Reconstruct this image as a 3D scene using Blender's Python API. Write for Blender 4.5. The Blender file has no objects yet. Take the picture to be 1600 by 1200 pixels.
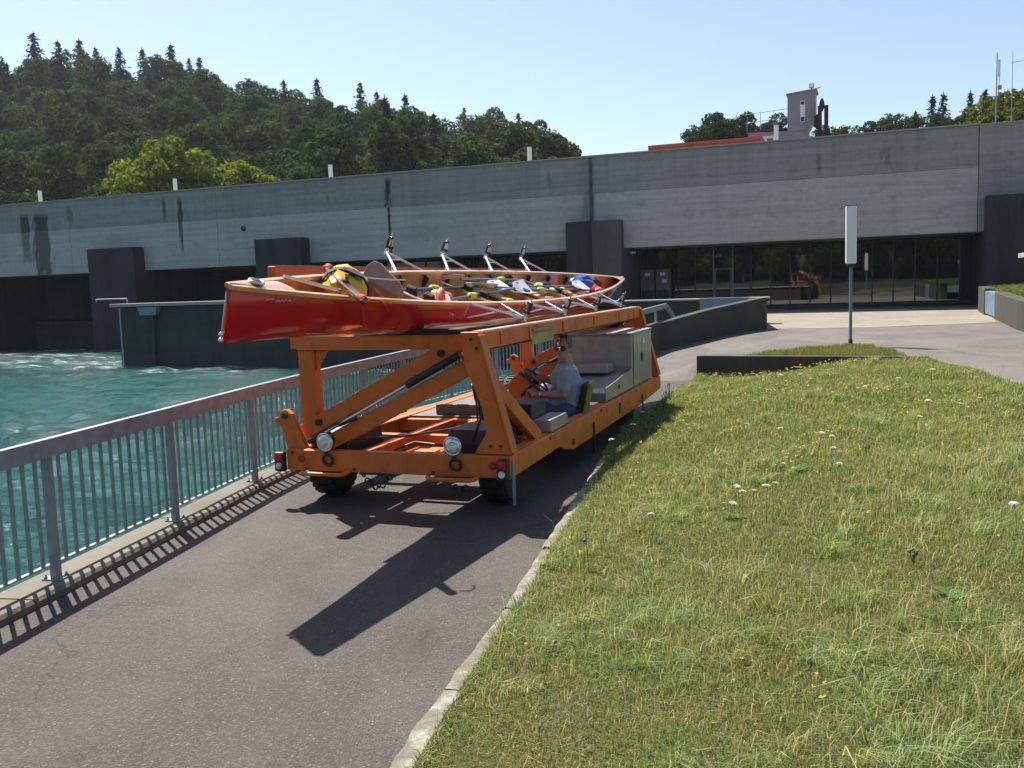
import bpy, bmesh, math, random
import numpy as np
from mathutils import Vector, Matrix
R = math.radians
rng = random.Random(7)
sc = bpy.context.scene
COL = sc.collection

# ------------------------------------------------------------------ camera
CAM_Z = 2.05
pitch, roll = R(6.1), R(1.92)
fw = Vector((0, math.cos(pitch), -math.sin(pitch)))
r0 = Vector((1, 0, 0)); u0 = r0.cross(fw)
cr, sr = math.cos(roll), math.sin(roll)
Rv = r0 * cr - u0 * sr; Uv = r0 * sr + u0 * cr
cam_d = bpy.data.cameras.new('camera'); cam = bpy.data.objects.new('camera', cam_d)
COL.objects.link(cam)
cam.matrix_world = Matrix(((Rv.x, Uv.x, -fw.x, 0), (Rv.y, Uv.y, -fw.y, 0), (Rv.z, Uv.z, -fw.z, CAM_Z), (0, 0, 0, 1)))
cam_d.sensor_width = 36; cam_d.lens = 36 * 1445 / 1600
cam_d.clip_start = 0.05; cam_d.clip_end = 5000
sc.camera = cam

# ------------------------------------------------------------------ sky and sun
SUN_AZ, SUN_EL = -32.0, 57.5       # degrees, azimuth clockwise from +Y
world = bpy.data.worlds.new('World'); sc.world = world; world.use_nodes = True
wn = world.node_tree
for n in list(wn.nodes): wn.nodes.remove(n)
sky = wn.nodes.new('ShaderNodeTexSky'); sky.sky_type = 'NISHITA'; sky.sun_disc = False
sky.sun_elevation = R(SUN_EL); sky.sun_rotation = R(SUN_AZ); sky.altitude = 400
sky.air_density = 1.0; sky.dust_density = 1.6; sky.ozone_density = 1.3
bg = wn.nodes.new('ShaderNodeBackground'); bg.inputs[1].default_value = 0.080
wo = wn.nodes.new('ShaderNodeOutputWorld')
wn.links.new(sky.outputs[0], bg.inputs[0]); wn.links.new(bg.outputs[0], wo.inputs[0])
sun_d = bpy.data.lights.new('sun', 'SUN'); sun_d.energy = 5.0; sun_d.angle = R(0.53); sun_d.color = (1.0, 0.95, 0.87)
sun = bpy.data.objects.new('sun', sun_d); COL.objects.link(sun)
sd = Vector((math.sin(R(SUN_AZ)) * math.cos(R(SUN_EL)), math.cos(R(SUN_AZ)) * math.cos(R(SUN_EL)), math.sin(R(SUN_EL))))
sun.rotation_euler = sd.to_track_quat('Z', 'Y').to_euler(); sun.location = sd * 60
sc.view_settings.view_transform = 'Standard'; sc.view_settings.look = 'None'
sc.view_settings.exposure = 1.1; sc.view_settings.gamma = 1.0; sc.view_settings.use_curve_mapping = False
sc.cycles.max_bounces = 8; sc.cycles.transparent_max_bounces = 12
sc.cycles.sample_clamp_indirect = 4.0

# ------------------------------------------------------------------ materials
def nt(m): return m.node_tree
def new_mat(name):
    m = bpy.data.materials.new(name); m.use_nodes = True
    t = m.node_tree
    for n in list(t.nodes): t.nodes.remove(n)
    o = t.nodes.new('ShaderNodeOutputMaterial'); p = t.nodes.new('ShaderNodeBsdfPrincipled')
    t.links.new(p.outputs[0], o.inputs[0])
    return m, t, p, o
def coords(t, kind='Object', scale=(1, 1, 1)):
    tc = t.nodes.new('ShaderNodeTexCoord'); mp = t.nodes.new('ShaderNodeMapping')
    mp.inputs['Scale'].default_value = scale
    t.links.new(tc.outputs[kind], mp.inputs[0]); return mp.outputs[0]
def noise(t, vec, scale, detail=4, rough=0.55, dist=0.0):
    n = t.nodes.new('ShaderNodeTexNoise'); n.inputs['Scale'].default_value = scale
    n.inputs['Detail'].default_value = detail; n.inputs['Roughness'].default_value = rough
    n.inputs['Distortion'].default_value = dist
    t.links.new(vec, n.inputs['Vector']); return n.outputs['Fac']
def ramp(t, fac, stops):
    r = t.nodes.new('ShaderNodeValToRGB'); e = r.color_ramp.elements
    while len(e) < len(stops): e.new(0.5)
    for i, (p, c) in enumerate(stops):
        e[i].position = p; e[i].color = c if len(c) == 4 else (*c, 1)
    t.links.new(fac, r.inputs[0]); return r.outputs[0]
def mix(t, fac, a, b, mode='MIX'):
    m = t.nodes.new('ShaderNodeMix'); m.data_type = 'RGBA'; m.blend_type = mode
    for s, v in ((0, fac), (6, a), (7, b)):
        if isinstance(v, (int, float)): m.inputs[s].default_value = v
        elif isinstance(v, tuple): m.inputs[s].default_value = v if len(v) == 4 else (*v, 1)
        else: t.links.new(v, m.inputs[s])
    return m.outputs[2]
def mth(t, op, a, b=None, clamp=False):
    m = t.nodes.new('ShaderNodeMath'); m.operation = op; m.use_clamp = clamp
    for s, v in ((0, a), (1, b)):
        if v is None: continue
        if isinstance(v, (int, float)): m.inputs[s].default_value = v
        else: t.links.new(v, m.inputs[s])
    return m.outputs[0]
def bump(t, p, h, strength=0.3, dist=0.01):
    b = t.nodes.new('ShaderNodeBump'); b.inputs['Strength'].default_value = strength; b.inputs['Distance'].default_value = dist
    t.links.new(h, b.inputs['Height']); t.links.new(b.outputs[0], p.inputs['Normal'])
def setc(t, p, c):
    if isinstance(c, tuple): p.inputs['Base Color'].default_value = c if len(c) == 4 else (*c, 1)
    else: t.links.new(c, p.inputs['Base Color'])
def simple(name, col, rough=0.5, metal=0.0, var=0.18, scale=6.0, bmp=0.0, coat=0.0, spec=0.5, dirt=None):
    m, t, p, o = new_mat(name)
    v = coords(t)
    n = noise(t, v, scale, 5)
    d = tuple(c * (1 - var) for c in col); l = tuple(min(1, c * (1 + var)) for c in col)
    c = ramp(t, n, [(0.3, d), (0.7, l)])
    if dirt:
        n2 = noise(t, v, dirt[1], 6, 0.65)
        c = mix(t, ramp(t, n2, [(dirt[2], (0, 0, 0)), (dirt[2] + 0.14, (1, 1, 1))]), c, dirt[0])
    setc(t, p, c)
    p.inputs['Roughness'].default_value = rough; p.inputs['Metallic'].default_value = metal
    p.inputs['Coat Weight'].default_value = coat; p.inputs['Coat Roughness'].default_value = 0.06
    p.inputs['Specular IOR Level'].default_value = spec
    if bmp: bump(t, p, noise(t, v, scale * 6, 4), bmp, 0.004)
    return m

M = {}
def orange_mat():
    m, t, p, o = new_mat('worn_orange_paint')
    v = coords(t)
    c = ramp(t, noise(t, v, 1.6, 5), [(0.3, (0.52, 0.118, 0.012)), (0.7, (0.66, 0.160, 0.017))])
    run = noise(t, coords(t, 'Object', (9, 9, 1.1)), 1.0, 6, 0.7)
    c = mix(t, mth(t, 'MULTIPLY', ramp(t, run, [(0.50, (0, 0, 0)), (0.75, (1, 1, 1))]), 0.38), c, (0.17, 0.055, 0.018))
    grime = noise(t, v, 4.5, 7, 0.72)
    c = mix(t, mth(t, 'MULTIPLY', ramp(t, grime, [(0.56, (0, 0, 0)), (0.72, (1, 1, 1))]), 0.42), c, (0.10, 0.05, 0.028))
    chip = noise(t, v, 34, 5, 0.75)
    c = mix(t, ramp(t, chip, [(0.655, (0, 0, 0)), (0.68, (1, 1, 1))]), c, (0.055, 0.03, 0.022))
    setc(t, p, c); t.links.new(ramp(t, grime, [(0.4, (0.36,) * 3), (0.65, (0.7,) * 3)]), p.inputs['Roughness'])
    bump(t, p, mth(t, 'SUBTRACT', noise(t, v, 60, 3), ramp(t, chip, [(0.655, (0, 0, 0)), (0.68, (1, 1, 1))])), 0.12, 0.004); return m
M['orange'] = orange_mat()
M['orange_worn'] = simple('worn_top_paint', (0.30, 0.25, 0.21), 0.5, var=0.3, scale=14, dirt=((0.5, 0.12, 0.02), 7, 0.5))
M['amber_plate'] = simple('faded_yellow_plate', (0.36, 0.30, 0.10), 0.6, var=0.25, scale=9)
M['hull_red'] = simple('red_gelcoat', (0.50, 0.009, 0.013), 0.16, var=0.08, scale=1.5, coat=1.0)
M['varnish'] = simple('varnished_wood', (0.44, 0.17, 0.055), 0.24, var=0.22, scale=5, coat=0.6)
M['varnish_deck'] = simple('pale_varnished_deck', (0.58, 0.30, 0.13), 0.28, var=0.15, scale=5, coat=0.6)
M['bare_wood'] = simple('pale_seat_wood', (0.50, 0.30, 0.12), 0.45, var=0.25, scale=9)
M['dark_wood'] = simple('dark_varnished_wood', (0.12, 0.055, 0.03), 0.3, var=0.3, scale=12, coat=0.4)
M['alu'] = simple('bare_aluminium_tube', (0.62, 0.63, 0.65), 0.28, metal=0.9, var=0.08, scale=8)
M['black_plastic'] = simple('black_plastic', (0.014, 0.014, 0.016), 0.42, var=0.2)
M['rubber'] = simple('tyre_rubber', (0.016, 0.016, 0.017), 0.75, var=0.3, scale=14, bmp=0.3)
M['steel_dark'] = simple('dark_greasy_steel', (0.05, 0.048, 0.046), 0.5, metal=0.5, var=0.4, scale=10)
M['steel'] = simple('steel_rod', (0.6, 0.6, 0.6), 0.22, metal=1.0, var=0.05)
M['galv'] = simple('galvanised_steel', (0.24, 0.265, 0.29), 0.45, metal=0.35, var=0.22, scale=9, bmp=0.04)
M['blue_steel'] = simple('blue_grey_painted_steel', (0.13, 0.20, 0.28), 0.5, var=0.15, scale=3)
M['lens'] = simple('lamp_glass', (0.75, 0.78, 0.82), 0.08, metal=0.6, var=0.25, scale=24)
M['chrome'] = simple('chrome_rim', (0.7, 0.7, 0.72), 0.12, metal=1.0, var=0.05)
M['red_lens'] = simple('red_reflector', (0.45, 0.012, 0.012), 0.2, var=0.2, scale=40)
M['white_paint'] = simple('white_paint', (0.72, 0.71, 0.68), 0.45, var=0.05, scale=2)
M['lamp_white'] = simple('opal_lamp_housing', (0.78, 0.77, 0.72), 0.35, var=0.04, scale=2)
M['yellow_cloth'] = simple('yellow_dry_bag_fabric', (0.62, 0.36, 0.015), 0.4, var=0.14, scale=11, bmp=0.4)
M['blue_cloth'] = simple('blue_bag_fabric', (0.015, 0.10, 0.42), 0.4, var=0.3, scale=14, bmp=0.5)
M['red_cloth'] = simple('red_fabric', (0.45, 0.02, 0.03), 0.6, var=0.3, scale=14, bmp=0.5)
M['black_cloth'] = simple('black_fabric', (0.015, 0.015, 0.02), 0.8, var=0.3, scale=14, bmp=0.5)
M['red_rope'] = simple('red_rope', (0.55, 0.02, 0.025), 0.7, var=0.25, scale=60)
M['white_cord'] = simple('white_cord', (0.6, 0.55, 0.45), 0.7, var=0.2, scale=60)
M['collar'] = simple('lime_oar_collar', (0.42, 0.50, 0.03), 0.45, var=0.15, scale=30)
M['teal'] = simple('teal_plastic', (0.03, 0.35, 0.28), 0.4, var=0.1)
M['shaft'] = simple('carbon_oar_shaft', (0.045, 0.06, 0.085), 0.25, var=0.2, scale=10, coat=0.4)
M['blade_white'] = simple('white_oar_blade', (0.62, 0.62, 0.64), 0.3, var=0.05)
M['blade_purple'] = simple('purple_blade_stripe', (0.13, 0.06, 0.22), 0.3, var=0.1)
M['skin'] = simple('tanned_skin', (0.36, 0.17, 0.11), 0.5, var=0.1, scale=20)
M['shirt'] = simple('grey_tshirt', (0.22, 0.26, 0.31), 0.85, var=0.12, scale=14, bmp=0.5)
M['jeans'] = simple('blue_jeans', (0.035, 0.07, 0.17), 0.85, var=0.25, scale=18, bmp=0.5)
M['hair'] = simple('greying_brown_hair', (0.105, 0.078, 0.055), 0.6, var=0.5, scale=60, bmp=0.8)
M['seat_shell'] = simple('olive_seat_shell', (0.16, 0.15, 0.035), 0.5, var=0.2)
M['rust'] = simple('rusty_dark_steel', (0.028, 0.013, 0.011), 0.8, var=0.45, scale=6, bmp=0.2)
M['container'] = simple('orange_red_steel', (0.42, 0.075, 0.03), 0.55, var=0.2, scale=1.5, dirt=((0.18, 0.035, 0.02), 3, 0.6))
M['cabin'] = simple('grey_cladding', (0.235, 0.225, 0.235), 0.6, var=0.08, scale=2)
M['cabin_roof'] = simple('ochre_roof_edge', (0.30, 0.22, 0.11), 0.6, var=0.2)
M['verdigris'] = simple('verdigris_drain', (0.025, 0.095, 0.075), 0.8, var=0.4, scale=4, bmp=0.2)
M['frame_dark'] = simple('dark_window_frame', (0.035, 0.04, 0.05), 0.45, var=0.15)
M['interior'] = simple('dark_interior_wall', (0.06, 0.06, 0.065), 0.9, var=0.3, scale=0.6)
M['machine'] = simple('grey_green_cabinet', (0.12, 0.14, 0.12), 0.5, var=0.2, scale=2)
M['dull_plate'] = simple('shade_toned_deck_plate', (0.13, 0.105, 0.09), 0.6, metal=0.2, var=0.25, scale=8, bmp=0.2)  # dull brown stands in for the boat's shade on the deck
M['earth'] = simple('river_bank_earth', (0.10, 0.085, 0.05), 0.95, var=0.4, scale=0.4)
M['forest_floor'] = simple('forest_floor', (0.022, 0.028, 0.012), 0.95, var=0.5, scale=0.06)

def checker_mat():
    m, t, p, o = new_mat('aluminium_checker_plate')
    v = coords(t, 'Object', (26, 26, 26))
    w = t.nodes.new('ShaderNodeTexChecker'); w.inputs['Scale'].default_value = 1.0; t.links.new(v, w.inputs['Vector'])
    n = noise(t, coords(t), 5, 4)
    setc(t, p, ramp(t, n, [(0.3, (0.27, 0.27, 0.26)), (0.7, (0.40, 0.40, 0.38))]))
    p.inputs['Metallic'].default_value = 0.55; p.inputs['Roughness'].default_value = 0.38
    bump(t, p, w.outputs['Fac'], 0.5, 0.004); return m
M['checker'] = checker_mat()

def concrete(name, base, boards=True, stains=(), moss=0.0, streak=0.5, board_h=0.31):
    """board-marked concrete; local x along the wall, z up"""
    m, t, p, o = new_mat(name)
    v = coords(t)
    n1 = noise(t, v, 0.35, 6, 0.6); n2 = noise(t, v, 4, 6, 0.65)
    c = ramp(t, n1, [(0.25, tuple(x * 0.72 for x in base)), (0.75, tuple(x * 1.18 for x in base))])
    c = mix(t, 0.5, c, ramp(t, n2, [(0.3, tuple(x * 0.8 for x in base)), (0.7, tuple(x * 1.15 for x in base))]))
    sv = coords(t, 'Object', (1.7, 1.7, 0.07))
    st = noise(t, sv, 1.0, 5, 0.7)
    c = mix(t, mth(t, 'MULTIPLY', ramp(t, st, [(0.48, (0, 0, 0)), (0.75, (1, 1, 1))]), streak), c, tuple(x * 0.34 for x in base))
    h = n2
    if boards:
        sx = t.nodes.new('ShaderNodeSeparateXYZ'); t.links.new(coords(t), sx.inputs[0])
        wob = mth(t, 'MULTIPLY', noise(t, coords(t, 'Object', (0.5, 0.5, 3)), 1.5, 2), 0.05)
        fz = mth(t, 'FRACT', mth(t, 'MULTIPLY', mth(t, 'ADD', sx.outputs[2], wob), 1 / board_h))
        line = mth(t, 'LESS_THAN', fz, 0.07)
        gaps = ramp(t, noise(t, coords(t, 'Object', (0.9, 0.9, 3.0)), 1.3, 3), [(0.45, (0, 0, 0)), (0.62, (1, 1, 1))])
        ln = mth(t, 'MULTIPLY', line, gaps)
        c = mix(t, mth(t, 'MULTIPLY', ln, 0.5), c, tuple(x * 0.35 for x in base))
        tone = noise(t, coords(t, 'Object', (0.12, 0.12, 2.4)), 1.0, 2)
        c = mix(t, 0.18, c, ramp(t, tone, [(0.35, tuple(x * 0.55 for x in base)), (0.65, tuple(x * 1.4 for x in base))]))
        blot = noise(t, coords(t, 'Object', (0.8, 0.8, 1.5)), 1.0, 8, 0.75)
        c = mix(t, mth(t, 'MULTIPLY', ramp(t, blot, [(0.52, (0, 0, 0)), (0.72, (1, 1, 1))]), 0.5), c, tuple(x * 0.45 for x in base))
        h = mth(t, 'SUBTRACT', n2, mth(t, 'MULTIPLY', line, 1.5))
    if stains:
        sx2 = t.nodes.new('ShaderNodeSeparateXYZ'); t.links.new(coords(t), sx2.inputs[0])
        edge = mth(t, 'MULTIPLY', mth(t, 'SUBTRACT', noise(t, coords(t, 'Object', (2.2, 2.2, 0.5)), 1.0, 6, 0.75), 0.5), 3.2)
        for (x0, hw, z0, z1, k) in stains:
            dx = mth(t, 'ABSOLUTE', mth(t, 'SUBTRACT', sx2.outputs[0], x0))
            fx = mth(t, 'MULTIPLY', mth(t, 'SUBTRACT', hw, mth(t, 'ADD', dx, mth(t, 'MULTIPLY', edge, hw))), 2.2 / hw, True)
            fz2 = mth(t, 'MULTIPLY', mth(t, 'SUBTRACT', sx2.outputs[2], mth(t, 'ADD', z0, edge)), 1.2, True)
            fz3 = mth(t, 'MULTIPLY', mth(t, 'SUBTRACT', z1, sx2.outputs[2]), 3.0, True)
            f = mth(t, 'MULTIPLY', mth(t, 'MULTIPLY', fx, mth(t, 'MULTIPLY', fz2, fz3)), k)
            c = mix(t, f, c, (0.012, 0.012, 0.013))
    if moss:
        mz = noise(t, v, 1.4, 6, 0.7)
        c = mix(t, mth(t, 'MULTIPLY', ramp(t, mz, [(0.45, (0, 0, 0)), (0.6, (1, 1, 1))]), moss), c, (0.07, 0.07, 0.03))
    setc(t, p, c); p.inputs['Roughness'].default_value = 0.9; p.inputs['Specular IOR Level'].default_value = 0.3
    bump(t, p, h, 0.4, 0.02); return m
M['conc_up'] = concrete('upper_band_concrete', (0.28, 0.27, 0.255), streak=0.4,
    stains=[(-48.3, 0.75, 4.4, 7.55, 0.85), (-49.6, 0.5, 5.2, 7.6, 0.8), (-37.6, 0.22, 5.2, 7.9, 0.8), (-38.7, 0.12, 6.3, 7.9, 0.7), (-46.0, 0.3, 6.6, 7.8, 0.5), (-23.9, 0.28, 6.0, 8.0, 0.9), (-27.6, 0.12, 6.3, 7.4, 0.6), (-14.9, 0.12, 6.5, 7.7, 0.5), (0.6, 0.22, 6.6, 7.5, 0.5), (-2.2, 0.14, 6.5, 7.5, 0.4)])
M['conc_low'] = concrete('lower_band_concrete', (0.40, 0.385, 0.355), streak=0.2,
    stains=[(-48.3, 0.8, 3.0, 6.9, 0.75), (-49.7, 0.4, 4.2, 6.9, 0.6), (-37.6, 0.16, 4.6, 6.9, 0.7), (-23.9, 0.13, 3.2, 6.9, 0.85), (-12.9, 0.4, 4.9, 6.6, 0.35)])
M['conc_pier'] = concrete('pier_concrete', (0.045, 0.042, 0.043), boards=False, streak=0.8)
M['conc_pier_lit'] = concrete('lit_face_pier_concrete', (0.10, 0.096, 0.088), boards=False, streak=0.5)  # paler copy of the pier concrete, paints in the lighter right face
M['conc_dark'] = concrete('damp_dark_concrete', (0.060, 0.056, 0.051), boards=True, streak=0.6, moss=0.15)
M['conc_soft'] = concrete('weathered_wall_concrete', (0.052, 0.051, 0.045), boards=False, streak=0.55, moss=0.5)
M['conc_plain'] = concrete('plain_concrete', (0.26, 0.255, 0.24), boards=False, streak=0.2)
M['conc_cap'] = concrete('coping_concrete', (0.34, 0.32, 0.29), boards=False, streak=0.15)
M['curb'] = concrete('quay_edge_concrete', (0.16, 0.142, 0.115), boards=False, streak=0.2, moss=0.5)

def kerb_mat():
    m, t, p, o = new_mat('lichen_kerb_stone')
    v = coords(t)
    n = noise(t, v, 7, 7, 0.7); n2 = noise(t, v, 26, 5, 0.6)
    oi = t.nodes.new('ShaderNodeObjectInfo')
    c = ramp(t, n, [(0.3, (0.075, 0.068, 0.052)), (0.5, (0.155, 0.142, 0.112)), (0.72, (0.38, 0.36, 0.31))])
    c = mix(t, ramp(t, n2, [(0.56, (0, 0, 0)), (0.66, (0.8, 0.8, 0.8))]), c, (0.09, 0.08, 0.055))
    c = mix(t, mth(t, 'MULTIPLY', oi.outputs['Random'], 0.3), c, (0.28, 0.24, 0.16))
    setc(t, p, c); p.inputs['Roughness'].default_value = 0.9
    bump(t, p, mth(t, 'ADD', n, mth(t, 'MULTIPLY', n2, 0.5)), 0.7, 0.02); return m
M['kerb'] = kerb_mat()

def asphalt(name, dark, light, patch=0.35):
    m, t, p, o = new_mat(name)
    v = coords(t)
    vo = t.nodes.new('ShaderNodeTexVoronoi'); vo.inputs['Scale'].default_value = 115; t.links.new(v, vo.inputs['Vector'])
    grit = ramp(t, vo.outputs['Color'], [(0.15, tuple(x * 0.5 for x in dark)), (0.55, dark), (0.88, light), (0.97, tuple(min(1, x * 2.3) for x in light))])
    n = noise(t, v, 55, 4, 0.7)
    c = mix(t, 0.22, grit, ramp(t, n, [(0.3, dark), (0.7, light)]))
    big = noise(t, coords(t, 'Object', (0.8, 0.5, 1)), 0.9, 6, 0.62, 0.4)
    c = mix(t, mth(t, 'MULTIPLY', ramp(t, big, [(0.35, (0, 0, 0)), (0.7, (1, 1, 1))]), patch), c, tuple(x * 1.5 for x in light))
    dk = noise(t, coords(t, 'Object', (0.7, 0.35, 1)), 1.7, 6, 0.65, 0.8)
    c = mix(t, mth(t, 'MULTIPLY', ramp(t, dk, [(0.52, (0, 0, 0)), (0.72, (1, 1, 1))]), 0.45), c, tuple(x * 0.6 for x in dark))
    cv = t.nodes.new('ShaderNodeTexVoronoi'); cv.feature = 'DISTANCE_TO_EDGE'; cv.inputs['Scale'].default_value = 0.38
    wv = t.nodes.new('ShaderNodeVectorMath'); wv.operation = 'ADD'; t.links.new(v, wv.inputs[0])
    nz = t.nodes.new('ShaderNodeTexNoise'); nz.inputs['Scale'].default_value = 2.2; nz.inputs['Detail'].default_value = 6; t.links.new(v, nz.inputs['Vector'])
    t.links.new(nz.outputs['Color'], wv.inputs[1]); t.links.new(wv.outputs[0], cv.inputs['Vector'])
    crack = mth(t, 'MULTIPLY', mth(t, 'LESS_THAN', cv.outputs['Distance'], 0.0035), ramp(t, noise(t, v, 0.5, 3), [(0.5, (0, 0, 0)), (0.6, (1, 1, 1))]))
    c = mix(t, mth(t, 'MULTIPLY', crack, 0.6), c, tuple(x * 0.4 for x in dark))
    setc(t, p, c); p.inputs['Roughness'].default_value = 0.82; p.inputs['Specular IOR Level'].default_value = 0.35
    bump(t, p, mth(t, 'ADD', vo.outputs['Distance'], n), 0.55, 0.008); return m
M['asphalt'] = asphalt('path_asphalt', (0.034, 0.029, 0.0245), (0.092, 0.078, 0.065), 0.40)
M['asphalt2'] = asphalt('forecourt_asphalt', (0.085, 0.075, 0.064), (0.145, 0.127, 0.108), 0.4)
M['apron'] = asphalt('concrete_apron', (0.19, 0.165, 0.13), (0.25, 0.22, 0.17), 0.3)

def soil_mat():
    m, t, p, o = new_mat('mossy_lawn_soil')
    v = coords(t)
    n = noise(t, v, 2.2, 7, 0.7); n2 = noise(t, v, 40, 5, 0.7)
    c = ramp(t, n, [(0.3, (0.055, 0.065, 0.018)), (0.5, (0.085, 0.085, 0.028)), (0.66, (0.13, 0.085, 0.038))])
    c = mix(t, 0.55, c, ramp(t, n2, [(0.3, (0.025, 0.026, 0.010)), (0.7, (0.15, 0.14, 0.06))]))
    setc(t, p, c); p.inputs['Roughness'].default_value = 1.0; p.inputs['Specular IOR Level'].default_value = 0.1
    bump(t, p, n2, 1.0, 0.03); return m
M['soil'] = soil_mat()

def leafy(name, attr=None, col=((0.03, 0.055, 0.014), (0.085, 0.12, 0.03)), transl=0.35, hue=0.5, spec=0.05):
    m, t, p, o = new_mat(name)
    if attr:
        a = t.nodes.new('ShaderNodeAttribute'); a.attribute_name = attr; c = a.outputs['Color']
    else:
        g = t.nodes.new('ShaderNodeNewGeometry'); oi = t.nodes.new('ShaderNodeObjectInfo')
        c = ramp(t, g.outputs['Random Per Island'], [(0.0, col[0]), (1.0, col[1])])
        tint = ramp(t, oi.outputs['Random'], [(0.0, (0.62, 0.72, 0.62)), (0.5, (1, 1, 1)), (1.0, (1.35, 1.22, 0.8))])
        c = mix(t, hue, c, mix(t, 1.0, c, tint, 'MULTIPLY'))
    p.inputs['Roughness'].default_value = 0.9; p.inputs['Specular IOR Level'].default_value = spec
    t.links.new(c, p.inputs['Base Color'])
    tr = t.nodes.new('ShaderNodeBsdfTranslucent'); t.links.new(mix(t, 1.0, c, (1.5, 1.5, 0.6), 'MULTIPLY'), tr.inputs['Color'])
    ms = t.nodes.new('ShaderNodeMixShader'); ms.inputs[0].default_value = transl
    t.links.new(p.outputs[0], ms.inputs[1]); t.links.new(tr.outputs[0], ms.inputs[2]); t.links.new(ms.outputs[0], o.inputs[0])
    return m
M['blade'] = leafy('grass_blades', 'tint', transl=0.30, spec=0.25)
M['leaf'] = leafy('beech_foliage', col=((0.021, 0.040, 0.015), (0.066, 0.096, 0.028)), transl=0.22)
M['leaf_lime'] = leafy('sunlit_lime_foliage', col=((0.085, 0.115, 0.02), (0.19, 0.20, 0.035)), transl=0.35, hue=0.15)
M['leaf_willow'] = leafy('yellowish_foliage', col=((0.06, 0.07, 0.016), (0.12, 0.12, 0.03)), hue=0.2)
M['needle'] = leafy('spruce_needles', col=((0.014, 0.026, 0.016), (0.034, 0.05, 0.028)), transl=0.12)
M['bark'] = simple('bark', (0.085, 0.068, 0.052), 0.95, var=0.4, scale=3, bmp=0.6)

def water_mat():
    m, t, p, o = new_mat('turquoise_river_water')
    v = coords(t)
    n = noise(t, coords(t, 'Object', (0.10, 0.20, 1)), 1.0, 5, 0.6, 0.6)
    c = ramp(t, n, [(0.3, (0.003, 0.036, 0.028)), (0.55, (0.008, 0.066, 0.055)), (0.75, (0.022, 0.105, 0.092))])
    # foam left by the current under the guide wall
    sx = t.nodes.new('ShaderNodeSeparateXYZ'); t.links.new(v, sx.inputs[0])
    line = mth(t, 'ADD', sx.outputs[1], mth(t, 'MULTIPLY', sx.outputs[0], 0.384))       # 34.9 on the wall
    near = mth(t, 'MULTIPLY', mth(t, 'SUBTRACT', line, 27.5), 0.16, True)
    f1 = noise(t, coords(t, 'Object', (0.28, 0.9, 1)), 1.0, 8, 0.72, 1.2)
    f2 = noise(t, coords(t, 'Object', (1.6, 3.2, 1)), 1.0, 6, 0.75, 0.6)
    base = mth(t, 'ADD', mth(t, 'MULTIPLY', near, 0.19), f1)
    foam = mth(t, 'MULTIPLY', ramp(t, base, [(0.68, (0, 0, 0)), (0.86, (1, 1, 1))]), ramp(t, f2, [(0.38, (0, 0, 0)), (0.66, (1, 1, 1))]))
    c = mix(t, mth(t, 'MULTIPLY', foam, 0.75), c, (0.62, 0.68, 0.66))
    setc(t, p, c)
    t.links.new(mth(t, 'ADD', 0.035, mth(t, 'MULTIPLY', foam, 0.6)), p.inputs['Roughness'])
    p.inputs['IOR'].default_value = 1.33
    w1 = noise(t, coords(t, 'Object', (1.5, 3.2, 1)), 1.0, 5, 0.62, 0.5)
    w2 = noise(t, coords(t, 'Object', (5, 9, 1)), 1.0, 5, 0.7, 0.3)
    bump(t, p, mth(t, 'ADD', mth(t, 'MULTIPLY', w1, 0.5), mth(t, 'MULTIPLY', w2, 0.40)), 1.0, 0.22)
    return m
M['water'] = water_mat()

def glass_mat():
    m, t, p, o = new_mat('tinted_window_glass')
    p.inputs['Base Color'].default_value = (0.012, 0.014, 0.016, 1); p.inputs['Roughness'].default_value = 0.015
    p.inputs['IOR'].default_value = 1.9; p.inputs['Specular IOR Level'].default_value = 0.8
    n = noise(t, coords(t), 0.7, 2); bump(t, p, n, 0.03, 0.02)
    return m
M['glass'] = glass_mat()

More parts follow.
